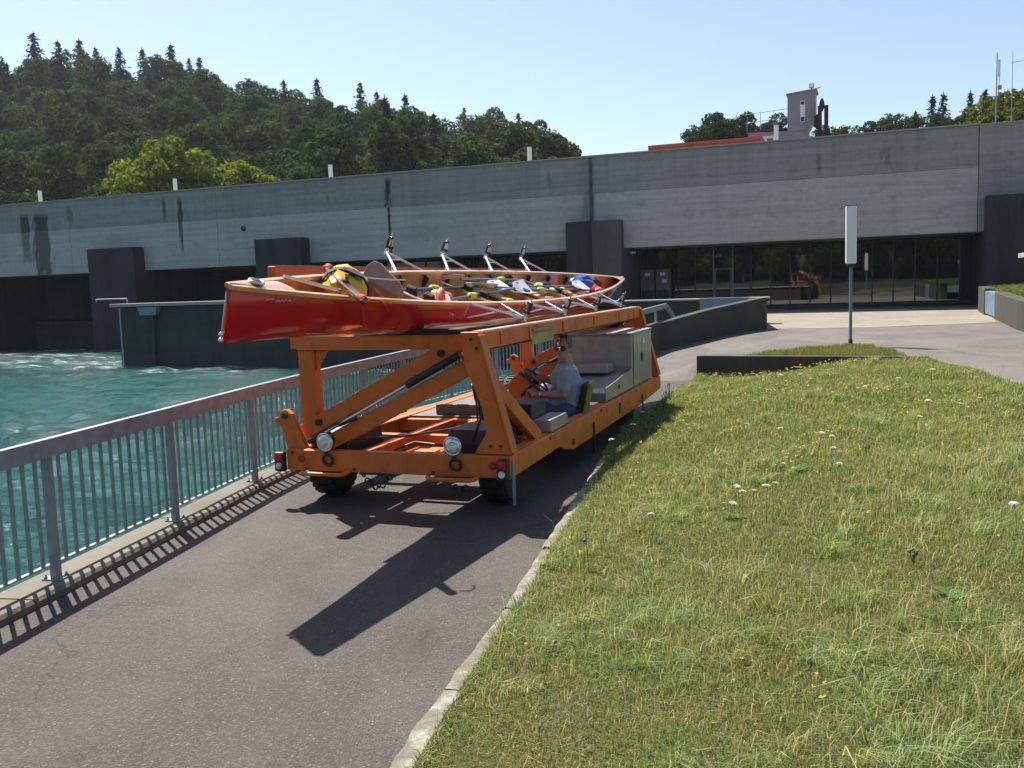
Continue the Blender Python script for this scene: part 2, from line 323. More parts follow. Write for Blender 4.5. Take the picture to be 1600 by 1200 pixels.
# ------------------------------------------------------------------ mesh helpers
class MB:
    def __init__(s): s.v = []; s.f = []
    def add(s, vs, fs):
        b = len(s.v); s.v += [tuple(x) for x in vs]; s.f += [tuple(i + b for i in f) for f in fs]; return s
    def hexa(s, p):      # 8 corners: bottom ring 0-3, top ring 4-7
        return s.add(p, [(3, 2, 1, 0), (4, 5, 6, 7), (0, 1, 5, 4), (1, 2, 6, 5), (2, 3, 7, 6), (3, 0, 4, 7)])
    def box(s, x0, x1, y0, y1, z0, z1):
        return s.hexa([(x0, y0, z0), (x1, y0, z0), (x1, y1, z0), (x0, y1, z0), (x0, y0, z1), (x1, y0, z1), (x1, y1, z1), (x0, y1, z1)])
    def beam(s, a, b, w, h, up=(0, 0, 1), w1=None, h1=None):
        a = Vector(a); b = Vector(b); d = (b - a).normalized(); u = Vector(up)
        sd_ = d.cross(u).normalized(); u = sd_.cross(d).normalized()
        w1 = w if w1 is None else w1; h1 = h if h1 is None else h1
        q = []
        for c, ww, hh in ((a, w, h), (b, w1, h1)):
            q += [c - sd_ * ww / 2 - u * hh / 2, c + sd_ * ww / 2 - u * hh / 2, c + sd_ * ww / 2 + u * hh / 2, c - sd_ * ww / 2 + u * hh / 2]
        return s.add(q, [(0, 1, 2, 3), (7, 6, 5, 4), (0, 4, 5, 1), (1, 5, 6, 2), (2, 6, 7, 3), (3, 7, 4, 0)])
    def tube(s, pts, r, n=8, cap=True):
        pts = [Vector(p) for p in pts]; rs = r if isinstance(r, (list, tuple)) else [r] * len(pts)
        b = len(s.v); ref = None
        for i, p in enumerate(pts):
            d = (pts[min(i + 1, len(pts) - 1)] - pts[max(i - 1, 0)]).normalized()
            if ref is None:
                ref = Vector((0, 0, 1)) if abs(d.z) < 0.9 else Vector((1, 0, 0))
            x = (ref - d * ref.dot(d)).normalized(); y = d.cross(x); ref = x
            for k in range(n):
                a = 2 * math.pi * k / n; s.v.append(tuple(p + (x * math.cos(a) + y * math.sin(a)) * rs[i]))
        for i in range(len(pts) - 1):
            for k in range(n):
                k2 = (k + 1) % n; s.f.append((b + i * n + k, b + i * n + k2, b + (i + 1) * n + k2, b + (i + 1) * n + k))
        if cap:
            s.f.append(tuple(b + k for k in reversed(range(n)))); e = b + (len(pts) - 1) * n; s.f.append(tuple(e + k for k in range(n)))
        return s
    def prism(s, poly, vec):    # poly: 3D loop, extruded by vec
        n = len(poly); v = Vector(vec); a = [Vector(p) for p in poly]
        return s.add(a + [p + v for p in a], [tuple(reversed(range(n))), tuple(range(n, 2 * n))] + [(i, (i + 1) % n, n + (i + 1) % n, n + i) for i in range(n)])
    def lathe(s, c, ax, prof, n=16):     # prof: (along axis, radius)
        c = Vector(c); d = Vector(ax).normalized(); x = d.orthogonal().normalized(); y = d.cross(x); b = len(s.v)
        for (h, r) in prof:
            for k in range(n):
                a = 2 * math.pi * k / n; s.v.append(tuple(c + d * h + (x * math.cos(a) + y * math.sin(a)) * max(r, 1e-4)))
        for i in range(len(prof) - 1):
            for k in range(n):
                k2 = (k + 1) % n; s.f.append((b + i * n + k, b + i * n + k2, b + (i + 1) * n + k2, b + (i + 1) * n + k))
        s.f.append(tuple(b + k for k in reversed(range(n)))); e = b + (len(prof) - 1) * n; s.f.append(tuple(e + k for k in range(n)))
        return s
    def torus(s, c, ax, R_, r, n=20, m_=8):
        c = Vector(c); d = Vector(ax).normalized(); x = d.orthogonal().normalized(); y = d.cross(x); b = len(s.v)
        for i in range(n):
            a = 2 * math.pi * i / n; u = x * math.cos(a) + y * math.sin(a)
            for k in range(m_):
                q = 2 * math.pi * k / m_; s.v.append(tuple(c + u * (R_ + r * math.cos(q)) + d * r * math.sin(q)))
        for i in range(n):
            for k in range(m_):
                i2 = (i + 1) % n; k2 = (k + 1) % m_; s.f.append((b + i * m_ + k, b + i2 * m_ + k, b + i2 * m_ + k2, b + i * m_ + k2))
        return s
    def ball(s, c, rx, ry, rz, n=14, m_=10, jit=0.0):
        c = Vector(c); b = len(s.v)
        for i in range(m_ + 1):
            th = math.pi * i / m_
            for k in range(n):
                a = 2 * math.pi * k / n; j = 1 + rng.uniform(-jit, jit)
                s.v.append((c.x + rx * math.sin(th) * math.cos(a) * j, c.y + ry * math.sin(th) * math.sin(a) * j, c.z + rz * math.cos(th) * j))
        for i in range(m_):
            for k in range(n):
                k2 = (k + 1) % n; s.f.append((b + i * n + k, b + (i + 1) * n + k, b + (i + 1) * n + k2, b + i * n + k2))
        return s
    def mesh(s, name, smooth=None):
        me = bpy.data.meshes.new(name); me.from_pydata(s.v, [], s.f); me.update()
        bm = bmesh.new(); bm.from_mesh(me); bmesh.ops.remove_doubles(bm, verts=bm.verts, dist=1e-5)
        bmesh.ops.recalc_face_normals(bm, faces=bm.faces); bm.to_mesh(me); bm.free()
        if smooth is not None:
            for p in me.polygons: p.use_smooth = True
            me.set_sharp_from_angle(angle=R(smooth))
        return me
    def build(s, name, mat, parent=None, smooth=None, bevel=0.0, **tagkw):
        return place(name, s.mesh(name, smooth), mat, parent, bevel, **tagkw)
def place(name, me, mat, parent=None, bevel=0.0, **kw):
    o = bpy.data.objects.new(name, me); COL.objects.link(o)
    if mat is not None and not me.materials: me.materials.append(M[mat] if isinstance(mat, str) else mat)
    if parent is not None: o.parent = parent
    if bevel:
        b = o.modifiers.new('bevel', 'BEVEL'); b.width = bevel; b.segments = 2; b.limit_method = 'ANGLE'; b.angle_limit = R(40)
    tag(o, **kw); return o
def tag(o, label=None, cat=None, group=None, kind=None):
    if label: o['label'] = label
    if cat: o['category'] = cat
    if group: o['group'] = group
    if kind: o['kind'] = kind
    return o
def empty(name, loc=(0, 0, 0), rot=(0, 0, 0), **kw):
    o = bpy.data.objects.new(name, None); COL.objects.link(o); o.location = loc; o.rotation_euler = rot; o.empty_display_size = 0.2
    return tag(o, **kw)
def copy_tree(o, parent=None):
    c = o.copy(); COL.objects.link(c)
    if parent is not None: c.parent = parent
    for ch in list(o.children): copy_tree(ch, c)
    return c
def lerp(a, b, t): return a + (b - a) * t
def sstep(a, b, x):
    t = min(1, max(0, (x - a) / (b - a))); return t * t * (3 - 2 * t)
def polyx(pl, y):      # x of a polyline (sorted by y) at y
    if y <= pl[0][1]: 
        (x0, y0), (x1, y1) = pl[0], pl[1]
    elif y >= pl[-1][1]:
        (x0, y0), (x1, y1) = pl[-2], pl[-1]
    else:
        for (x0, y0), (x1, y1) in zip(pl, pl[1:]):
            if y0 <= y <= y1: break
    return x0 + (x1 - x0) * (y - y0) / (y1 - y0)

# ------------------------------------------------------------------ setting: plan lines (metres)
FENCE = [(x * 1.02, y * 1.02) for x, y in [(-5.0, -4.0), (-3.34, 5.95), (-2.98, 8.04), (-2.69, 9.8), (-2.32, 11.54), (-1.57, 14.79), (-0.4, 17.0), (1.17, 19.5), (3.36, 23.1), (4.52, 25.2)]]
KERB = [(-2.2, -4), (-0.95, 2), (-0.55, 3.79), (-0.38, 4.57), (-0.05, 5.84), (0.2, 6.98), (0.77, 9.5), (1.12, 11.06), (1.9, 13.6), (2.57, 15.4), (3.81, 18.85)]
EDGE = [(5.0, -10), (6.2, 8), (6.91, 12.4), (7.7, 17.0)]
WALL_A, WALL_B = (3.84, 18.97), (7.7, 17.0)
FZ = 0.45                                   # level of the forecourt above the path

def ramp_z(y):                              # along the fence the path climbs to the forecourt
    return FZ * sstep(18.5, 27.0, y)
def noise2(x, y):
    return math.sin(x * 1.7 + y * 0.6) * 0.5 + math.sin(x * 0.7 - y * 1.9 + 1.3) * 0.3 + math.sin(x * 3.9 + y * 3.1) * 0.2
def lawn_z(x, y):
    d = (x - polyx(KERB, y)) * 0.95
    return 0.045 + 0.42 * sstep(-0.1, 2.5 + 1.0 * sstep(12, 18, y), d) + 0.018 * noise2(x * 1.6, y * 1.6) * sstep(0.1, 0.8, d) - 0.13 * sstep(1.6, 0.2, WALL_A[1] - (x - WALL_A[0]) * 0.51 - y) * sstep(0.3, 1.6, d) * sstep(7.6, 6.4, x)

def strip_offsets(pl, off):
    out = []
    for i, p in enumerate(pl):
        a = Vector(pl[max(i - 1, 0)]); b = Vector(pl[min(i + 1, len(pl) - 1)]); d = (b - a).normalized()
        out.append((p[0] + d.y * off, p[1] - d.x * off))
    return out
def dens(pl, step):
    out = []
    for a, b in zip(pl, pl[1:]):
        n = max(1, int(math.dist(a, b) / step))
        out += [(lerp(a[0], b[0], i / n), lerp(a[1], b[1], i / n)) for i in range(n)]
    return out + [pl[-1]]

# ground to the horizon, river, path, forecourt, apron
mb = MB(); mb.add([(-2500, -2500, -3), (2500, -2500, -3), (2500, 2500, -3), (-2500, 2500, -3)], [(0, 1, 2, 3)])
mb.build('ground', 'earth', kind='structure')
# river: a fan of real wavelets in the part one sees, flat water beyond it
wg = np.random.default_rng(9); NW = 60
lam = np.exp(wg.uniform(np.log(0.14), np.log(3.0), NW)); th_ = wg.normal(R(-20), 0.75, NW); ph_ = wg.uniform(0, 6.28, NW)
na, nr = 620, 420
aa_ = np.linspace(R(-44), R(22), na); rr_ = 4.2 * (64.0 / 4.2) ** np.linspace(0, 1, nr)
A2, R2 = np.meshgrid(aa_, rr_); WX, WY = R2 * np.sin(A2), R2 * np.cos(A2); stp = R2 * math.log(64 / 4.2) / nr
WZ = np.full_like(WX, -1.0); gust = 0.75 + 0.45 * np.sin(WX * 0.21 + 1.3 * np.sin(WY * 0.13)) * np.sin(WY * 0.17 + 0.8)
for l, t_, p_ in zip(lam, th_, ph_):
    q = np.sin((WX * np.sin(t_) + WY * np.cos(t_)) * 2 * np.pi / l + p_ + 0.6 * np.sin(WX * 0.5 + p_))
    WZ += 0.0115 * l * q * gust * np.clip((l / stp - 2.2) / 2.0, 0, 1) * (0.42 if l > 1.5 else (1.35 if l < 0.5 else 1.0))
idx = np.arange(na * nr).reshape(nr, na); F = np.stack([idx[:-1, :-1], idx[:-1, 1:], idx[1:, 1:], idx[1:, :-1]], -1).reshape(-1, 4)
me = bpy.data.meshes.new('river'); me.vertices.add(na * nr); me.vertices.foreach_set('co', np.stack([WX, WY, WZ], -1).astype(np.float32).reshape(-1))
me.loops.add(len(F) * 4); me.loops.foreach_set('vertex_index', F.astype(np.int32).reshape(-1)); me.polygons.add(len(F)); me.polygons.foreach_set('loop_start', np.arange(0, len(F) * 4, 4, dtype=np.int32)); me.update(calc_edges=True)
me.polygons.foreach_set('use_smooth', np.ones(len(F), bool))
place('river', me, 'water', kind='structure')
MB().add([(-260, -120, -1.16), (4.2, -120, -1.16), (14, 62, -1.16), (-260, 110, -1.16)], [(0, 1, 2, 3)]).build('river', 'water', kind='structure')

fd = dens(FENCE, 1.0)
mb = MB(); rows = 60
ys = [lerp(-4, 18.85, i / rows) for i in range(rows + 1)]
nx = 10; vs = []; fs = []
for y in ys:
    x0 = polyx(FENCE, y) + 0.05; x1 = polyx(KERB, y) + 0.06
    for k in range(nx + 1): vs.append((lerp(x0, x1, k / nx), y, 0.004 * noise2(lerp(x0, x1, k / nx), y) - 0.01))
for j in range(rows):
    for k in range(nx):
        a = j * (nx + 1) + k; fs.append((a, a + 1, a + nx + 2, a + nx + 1))
mb.add(vs, fs); mb.build('path', 'asphalt', kind='structure', smooth=60)
# ramp from the path up to the forecourt
Lp = dens([(0.75, 18.85), (3.36, 23.1), (4.52, 25.2), (7.82, 28.4)], 0.4); n = len(Lp)
vs = []; fs = []; nx = 14
for j, (lx, ly) in enumerate(Lp):
    t = j / (n - 1); rx, ry = lerp(3.86, 9.2, t), lerp(18.85, 27.4, t)
    for k in range(nx + 1):
        s = k / nx
        z = FZ * max(sstep(0, 0.92, t), sstep(0.55, 1, s) * sstep(0.0, 0.13, t))
        vs.append((lerp(lx, rx, s), lerp(ly, ry, s), z - 0.012 + 0.012 * t))
for j in range(n - 1):
    for k in range(nx):
        a = j * (nx + 1) + k; fs.append((a, a + 1, a + nx + 2, a + nx + 1))
MB().add(vs, fs).build('ramp', 'asphalt2', kind='structure', smooth=60)
fc = [(3.90, 18.95), (7.7, 17.0), (6.9, 12.4), (6.2, 8), (5, -10), (5, -60), (90, -60), (90, 30), (22, 34), (14, 52), (-6, 52), (0, 40), (7.82, 28.4), (9.2, 27.4)]
bm = bmesh.new(); bvs = [bm.verts.new((x, y, FZ - 0.004)) for x, y in fc]; bm.faces.new(bvs)
bm.normal_update(); bmesh.ops.triangulate(bm, faces=bm.faces); me = bpy.data.meshes.new('forecourt'); bm.to_mesh(me); bm.free()
place('forecourt', me, 'asphalt2', kind='structure')
bm = bmesh.new(); bvs = [bm.verts.new((x, y, FZ + 0.003)) for x, y in [(7.86, 28.45), (10.5, 27.4), (14.6, 27.75), (18.6, 36), (23, 42), (0, 50), (2, 40)]]; bm.faces.new(bvs)
bm.normal_update(); bmesh.ops.triangulate(bm, faces=bm.faces); me = bpy.data.meshes.new('apron'); bm.to_mesh(me); bm.free()
place('concrete_apron', me, 'apron', kind='structure')

# quay edge under the railing, in lengths with open joints
curb = empty('quay_edge', kind='structure')
L0 = dens(FENCE[:-1], 0.4)
for i in range(0, len(L0) - 1, 5):
    seg = L0[i:i + 6]
    if len(seg) < 2: continue
    a = strip_offsets(L0, -0.20)[i:i + 6]; b = strip_offsets(L0, 0.155)[i:i + 6]
    vs = []; fs = []; m = len(seg)
    for k in range(m):
        q = 0.0 if 0 < k < m - 1 else (0.012 if k == 0 else -0.012)
        zt = 0.055 + ramp_z(seg[k][1]) * 0.9
        j1 = rng.uniform(-0.008, 0.008)
        vs += [(a[k][0], a[k][1] + q, -2.2), (a[k][0], a[k][1] + q, zt), (b[k][0] - 0.02 + j1, b[k][1] + q, zt + rng.uniform(-0.004, 0.004)), (b[k][0] + j1, b[k][1] + q, zt - 0.025), (b[k][0] + 0.02, b[k][1] + q, -0.5)]
    for k in range(m - 1):
        for e in range(4): fs.append((k * 5 + e, k * 5 + e + 1, k * 5 + 5 + e + 1, k * 5 + 5 + e))
    fs.append((0, 1, 2, 3, 4)); fs.append(tuple(reversed(range((m - 1) * 5, m * 5))))
    MB().add(vs, fs).build('edge_stone', 'curb', curb)

# kerb of rough stones beside the lawn
kerb = empty('kerb', kind='structure')
kd = dens(KERB, 0.12); i = 8
while i < len(kd) - 3:
    ln = rng.choice([7, 8, 9, 9, 10]); seg = kd[i:i + ln + 1]
    if len(seg) < 3: break
    o1 = strip_offsets(kd, 0.0)[i:i + ln + 1]; o2 = strip_offsets(kd, 0.13)[i:i + ln + 1]
    vs = []; fs = []; m = len(seg); dz = rng.uniform(-0.008, 0.010); dx = rng.uniform(-0.012, 0.012)
    for k in range(m):
        jj = [rng.uniform(-0.011, 0.011) for _ in range(5)]
        q = 0.010 if k == 0 else (-0.010 if k == m - 1 else 0)
        zt = 0.055 + dz
        vs += [(o1[k][0] + dx + jj[0], o1[k][1] + q, -0.12), (o1[k][0] + dx + jj[0], o1[k][1] + q, zt - 0.02 + jj[1]), (o1[k][0] + dx + 0.022 + jj[2], o1[k][1] + q, zt + jj[3] * 0.6),
               (o2[k][0] + dx - 0.015 + jj[4], o2[k][1] + q, zt + jj[0] * 0.6), (o2[k][0] + dx + jj[4], o2[k][1] + q, -0.12)]
    for k in range(m - 1):
        for e in range(4): fs.append((k * 5 + e, k * 5 + e + 1, k * 5 + 5 + e + 1, k * 5 + 5 + e))
    fs.append((0, 1, 2, 3, 4)); fs.append(tuple(reversed(range((m - 1) * 5, m * 5))))
    MB().add(vs, fs).build('kerb_stone', 'kerb', kerb)
    i += ln

# lawn ground
def lawn_right(y):
    if y > WALL_B[1]: return WALL_B[0] + (y - WALL_B[1]) / (WALL_A[1] - WALL_B[1]) * (WALL_A[0] - WALL_B[0])
    return polyx(EDGE, y) + 0.03
vs = []; fs = []; rows = 110; nx = 40
for j in range(rows + 1):
    y = lerp(-8, 18.9, j / rows); x0 = polyx(KERB, y) + 0.10; x1 = max(lawn_right(y), x0 + 0.02)
    for k in range(nx + 1):
        x = lerp(x0, x1, (k / nx) ** 1.3); vs.append((x, y, lawn_z(x, y)))
for j in range(rows):
    for k in range(nx):
        a = j * (nx + 1) + k; fs.append((a, a + 1, a + nx + 2, a + nx + 1))
MB().add(vs, fs).build('lawn', 'soil', kind='structure', smooth=60)
isl = [(4.7, 18.72), (7.3, 17.40), (7.62, 17.75), (7.55, 18.3), (7.9, 18.9), (7.75, 19.6), (7.98, 20.3), (7.6, 20.85), (7.1, 20.45), (6.5, 20.35), (6.0, 19.8), (5.4, 19.6), (5.2, 19.15)]
MB().prism([(x, y, FZ - 0.02) for x, y in isl], (0, 0, 0.03)).build('verge', 'soil', kind='structure')

# ------------------------------------------------------------------ railing on the quay edge
rail = empty('metal_railing', (-3.3, 6.2, 0.055), label='grey galvanised bar railing along the quay edge above the river', cat='railing')
RO = Vector(rail.location)
def fz(y): return 0.055 + ramp_z(y) * 0.9
def arc(pl):
    s = [0]
    for a, b in zip(pl, pl[1:]): s.append(s[-1] + math.dist(a, b))
    return s
FS = arc(FENCE)
def fpt(s):
    for i in range(len(FS) - 1):
        if s <= FS[i + 1] or i == len(FS) - 2:
            t = (s - FS[i]) / (FS[i + 1] - FS[i]); return (lerp(FENCE[i][0], FENCE[i + 1][0], t), lerp(FENCE[i][1], FENCE[i + 1][1], t), math.atan2(FENCE[i + 1][0] - FENCE[i][0], FENCE[i + 1][1] - FENCE[i][1]))
def s_at(y):
    lo, hi = 0, FS[-1]
    for _ in range(40):
        m = (lo + hi) / 2
        if fpt(m)[1] < y: lo = m
        else: hi = m
    return lo
SP = 1.65
s_post0 = s_at(6.5) - 3 * SP
posts = []; s = s_post0
while s < s_at(20.9): posts.append(s); s += SP
pm = MB().box(-0.022, 0.022, -0.035, 0.035, 0.0, 0.92).mesh('post')
plm = MB().box(-0.075, 0.075, -0.06, 0.06, 0.001, 0.013).mesh('base_plate')
bolt = MB().lathe((0, 0, 0.013), (0, 0, 1), [(0, 0.014), (0.014, 0.014), (0.016, 0.007), (0.03, 0.007)], 6).mesh('bolt')
bar_m = MB().box(-0.006, 0.006, -0.0165, 0.0165, 0.12, 0.89).mesh('bar')
nb = 12
for pi, s in enumerate(posts):
    x, y, a = fpt(s); z = fz(y)
    p = place('post', pm, 'galv', rail); p.location = Vector((x, y, z)) - RO; p.rotation_euler = (0, 0, -a)
    b = place('base_plate', plm, 'galv', rail); b.location = Vector((x, y, z)) - RO; b.rotation_euler = (0, 0, -a)
    if y < 10:
        for sx, sy in ((-0.055, 0.04), (0.055, 0.04), (-0.055, -0.04), (0.055, -0.04)):
            q = place('bolt', bolt, 'galv', b); q.location = (sx, sy, 0)
    for k in range(1, nb + 1):
        xx, yy, aa = fpt(s + SP * k / (nb + 1))
        if s + SP * k / (nb + 1) > s_at(21.0): continue
        q = place('bar', bar_m, 'galv', rail); q.location = Vector((xx, yy, fz(yy))) - RO; q.rotation_euler = (0, 0, -aa)
def rail_strip(s0, s1, z0, z1, hw, name, step=0.8):
    n = max(1, int((s1 - s0) / step)); vs = []; fs = []
    for i in range(n + 1):
        x, y, a = fpt(lerp(s0, s1, i / n)); nx_, ny_ = math.cos(a), -math.sin(a); z = fz(y)
        vs += [(x - nx_ * hw - RO.x, y - ny_ * hw - RO.y, z + z0 - RO.z), (x + nx_ * hw - RO.x, y + ny_ * hw - RO.y, z + z0 - RO.z), (x + nx_ * hw - RO.x, y + ny_ * hw - RO.y, z + z1 - RO.z), (x - nx_ * hw - RO.x, y - ny_ * hw - RO.y, z + z1 - RO.z)]
    for i in range(n):
        for e in range(4): fs.append((i * 4 + e, i * 4 + (e + 1) % 4, i * 4 + 4 + (e + 1) % 4, i * 4 + 4 + e))
    fs += [(3, 2, 1, 0), tuple(n * 4 + e for e in range(4))]
    return MB().add(vs, fs).build(name, 'galv', rail, bevel=0.004)
for a, b in zip(posts[::2], posts[2::2] + [s_at(25.0)]):     # hand rail lengths butted at every second post
    rail_strip(a + 0.002, b - 0.002, 0.885, 1.02, 0.028, 'handrail')
rail_strip(posts[0], posts[-1], 0.115, 0.127, 0.02, 'bottom_rail')
# sloped plate that ends the rail on top of the basin wall, carried by short posts
for yy in (21.6, 22.5, 23.4, 24.3):
    x, y, a = fpt(s_at(yy)); MB().box(-0.025, 0.025, -0.06, 0.06, 0.6, 0.90).build('short_post', 'galv', rail).location = Vector((x, y, fz(y))) - RO
x, y, a = fpt(s_at(25.0)); d = Vector((math.sin(a), math.cos(a), 0)); z = fz(y); o = Vector((x, y, z)) - RO
MB().prism([o + Vector((0.028, 0, 0.885)), o + Vector((0.028, 0, 1.02)), o + d * 0.75 + Vector((0.028, 0, 0.62)), o + d * 0.6 + Vector((0.028, 0, 0.56))], (-0.056, 0, 0)).build('end_plate', 'galv', rail)

# ------------------------------------------------------------------ basin wall, guide wall, low wall
def wall_run(pl, thick, tops, bottom):
    a = strip_offsets(pl, thick / 2); b = strip_offsets(pl, -thick / 2); vs = []; fs = []; m = len(pl)
    for k in range(m): vs += [(*a[k], bottom), (*a[k], tops[k]), (*b[k], tops[k]), (*b[k], bottom)]
    for k in range(m - 1):
        for e in range(3): fs.append((k * 4 + e, k * 4 + e + 1, k * 4 + 5 + e, k * 4 + 4 + e))
    fs += [(0, 1, 2, 3), tuple(reversed(range((m - 1) * 4, m * 4)))]
    return MB().add(vs, fs)
bw = empty('basin_wall', (5.5, 25.5, 0.3), label='dark weathered concrete parapet wall rising beside the ramp behind the vehicle', cat='wall')
def rel(pl, o): return [(x - o[0], y - o[1]) for x, y in pl]
pl = rel([(1.6, 20.25), (2.55, 22.0), (3.6, 23.7), (5.6, 26.1), (7.75, 28.35)], (5.5, 25.5))
wall_run(pl, 0.28, [t - 0.3 for t in (0.74, 0.83, 0.93, 1.20, 1.43)], -1.5).build('wall', 'conc_soft', bw, bevel=0.015)
wall_run(pl, 0.33, [t - 0.3 for t in (0.79, 0.88, 0.98, 1.25, 1.475)], 0.2).build('coping', 'conc_cap', bw) if False else None
pl2 = rel([(7.62, 28.42), (8.55, 33.0)], (5.5, 25.5))
wall_run(pl2, 0.28, [1.12, 1.04], -1.5).build('return_wall', 'conc_soft', bw, bevel=0.015)

gw = empty('guide_wall', (-17.6, 41.73, -1.0), (0, 0, R(-21)), label='long dark concrete guide wall standing in the river in front of the power station', cat='wall')
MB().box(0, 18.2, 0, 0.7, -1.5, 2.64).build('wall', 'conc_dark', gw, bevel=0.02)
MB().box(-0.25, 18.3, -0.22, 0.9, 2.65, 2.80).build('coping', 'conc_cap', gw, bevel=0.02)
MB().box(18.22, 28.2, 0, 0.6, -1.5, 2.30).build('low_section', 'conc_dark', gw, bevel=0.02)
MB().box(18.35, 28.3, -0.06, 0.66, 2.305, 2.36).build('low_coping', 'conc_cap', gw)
MB().prism([(1.35, -0.28, 2.62), (2.45, -0.28, 2.62), (2.35, -0.28, 2.27), (1.5, -0.28, 2.27)], (0, 0.27, 0)).build('bracket', 'blue_steel', gw)
MB().prism([(1.62, -0.2, 2.26), (2.15, -0.2, 2.26), (2.0, -0.12, -1.4), (1.78, -0.12, -1.4)], (0, 0.19, 0)).build('pilaster', 'conc_dark', gw)
MB().box(0.12, 0.2, -0.06, -0.004, -1.4, 2.6).build('corner_strip', 'galv', gw)
MB().tube([(-1.5, 0.3, 3.02), (0.3, 0.3, 3.02)], 0.03).tube([(-1.5, 0.3, 3.02), (-1.5, 0.3, 2.9)], 0.03).tube([(0.3, 0.3, 3.02), (0.3, 0.3, 2.8)], 0.03).build('end_rail', 'galv', gw)
MB().box(26.0, 27.7, -0.12, -0.06, 1.75, 2.37).build('panel', 'blue_steel', gw)

lw = wall_run([WALL_A, (5.8, 17.97), WALL_B], 0.2, [0.485, 0.487, 0.49], -0.4)
lw.build('low_wall', 'conc_soft', bevel=0.012, label='low dark concrete retaining wall at the top of the grass bank', cat='wall')

# ------------------------------------------------------------------ power station
dam = empty('power_station', (16.1, 41.4, 0), (0, 0, R(-20.8)), label='long grey board-marked concrete power station with dark piers and glazed hall', cat='building')
cuts = [-72, -58, -46, -35, -23.9, -12.75, 4.25]
for a, b in zip(cuts, cuts[1:]):
    MB().box(a + 0.008, b - 0.008, 0.012, 0.5, 6.375, 8.12).build('parapet_panel', 'conc_up', dam, bevel=0.01)
    MB().box(a + 0.008, b - 0.008, 0.0, 0.5, 3.66, 6.365).build('fascia_panel', 'conc_low', dam, bevel=0.01)
MB().box(-72, 4.25, -0.06, 0.56, 8.123, 8.19).build('coping', 'conc_cap', dam)
MB().box(4.266, 22, -0.04, 0.5, 3.66, 8.15).build('end_wall', 'conc_up', dam, bevel=0.01)
MB().box(-72, 22, 0.505, 12, 6.3, 6.69).build('deck', 'conc_plain', dam)
MB().box(-72, 22, 0.505, 9, 3.66, 3.95).build('soffit', 'conc_plain', dam)
MB().box(-72, 22, 9.0, 9.4, -2, 6.3).build('back_wall', 'interior', dam)
MB().box(-72, -11.0, 4.3, 9, -2, 0.6).build('sill_wall', 'conc_dark', dam)
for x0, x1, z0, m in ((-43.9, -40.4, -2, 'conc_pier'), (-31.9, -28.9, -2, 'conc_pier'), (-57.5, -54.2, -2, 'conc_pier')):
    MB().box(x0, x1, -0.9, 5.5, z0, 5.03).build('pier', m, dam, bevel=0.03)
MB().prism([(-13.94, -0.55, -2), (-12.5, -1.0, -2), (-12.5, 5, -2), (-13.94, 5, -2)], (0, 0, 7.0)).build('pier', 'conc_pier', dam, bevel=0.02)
MB().prism([(-12.494, -1.0, -2), (-11.17, -0.55, -2), (-11.17, 5, -2), (-12.494, 5, -2)], (0, 0, 6.995)).build('pier', 'conc_pier_lit', dam, bevel=0.02)
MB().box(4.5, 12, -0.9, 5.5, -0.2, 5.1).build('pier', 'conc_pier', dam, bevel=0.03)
MB().box(-12.82, -12.69, -0.09, -0.005, 4.99, 8.11).build('drain_strip', 'verdigris', dam)
MB().lathe((-33.2, -0.002, 5.75), (0, -1, 0), [(0, 0.16), (0.03, 0.16), (0.03, 0.11), (-0.04, 0.11)], 14).build('drain_hole', 'steel_dark', dam)
gl = [11.15, 10.24, 9.27, 8.41, 7.46, 6.5, 5.61, 4.64, 3.71, 2.74, 1.78, 0.83, -0.12, -1.07, -2.03, -3.0, -3.96, -4.9]
gx = [-g for g in gl]
for i, x in enumerate(gx):
    pale = i in (4, 5)
    MB().box(x - 0.03, x + 0.03, 3.95, 4.07, 0.62, 3.655).build('mullion', 'galv' if pale else 'frame_dark', dam)
for i, (a, b) in enumerate(zip(gx, gx[1:])):
    tw = rng.uniform(-0.006, 0.006)
    MB().hexa([(a + 0.032, 4.0 + tw, 0.63), (b - 0.032, 4.0 - tw, 0.63), (b - 0.032, 4.02 - tw, 0.63), (a + 0.032, 4.02 + tw, 0.63), (a + 0.032, 4.0 + tw, 3.65), (b - 0.032, 4.0 - tw, 3.65), (b - 0.032, 4.02 - tw, 3.65), (a + 0.032, 4.02 + tw, 3.65)]).build('window_pane', 'glass', dam)
MB().box(-11.2, 4.9, 3.9, 4.1, FZ + 0.004, 0.618).build('plinth', 'frame_dark', dam)
dr = MB().box(-7.40, -7.35, 3.9, 3.945, 0.62, 2.55).box(-6.61, -6.56, 3.9, 3.945, 0.62, 2.55).box(-7.35, -6.61, 3.9, 3.945, 2.48, 2.55).box(-7.35, -6.61, 3.9, 3.945, 1.55, 1.60).build('door_frame', 'blue_steel', dam)
MB().box(-6.72, -6.69, 3.84, 3.9, 1.5, 1.7).build('handle', 'steel', dr)
hx = [-28.7 + i * 0.985 for i in range(16)]
for x in hx: MB().box(x - 0.03, x + 0.03, 3.95, 4.07, 0.62, 3.655).build('mullion', 'frame_dark', dam)
for a, b in zip(hx, hx[1:]): MB().box(a + 0.032, b - 0.032, 4.0, 4.02, 0.63, 3.65).build('window_pane', 'glass', dam)
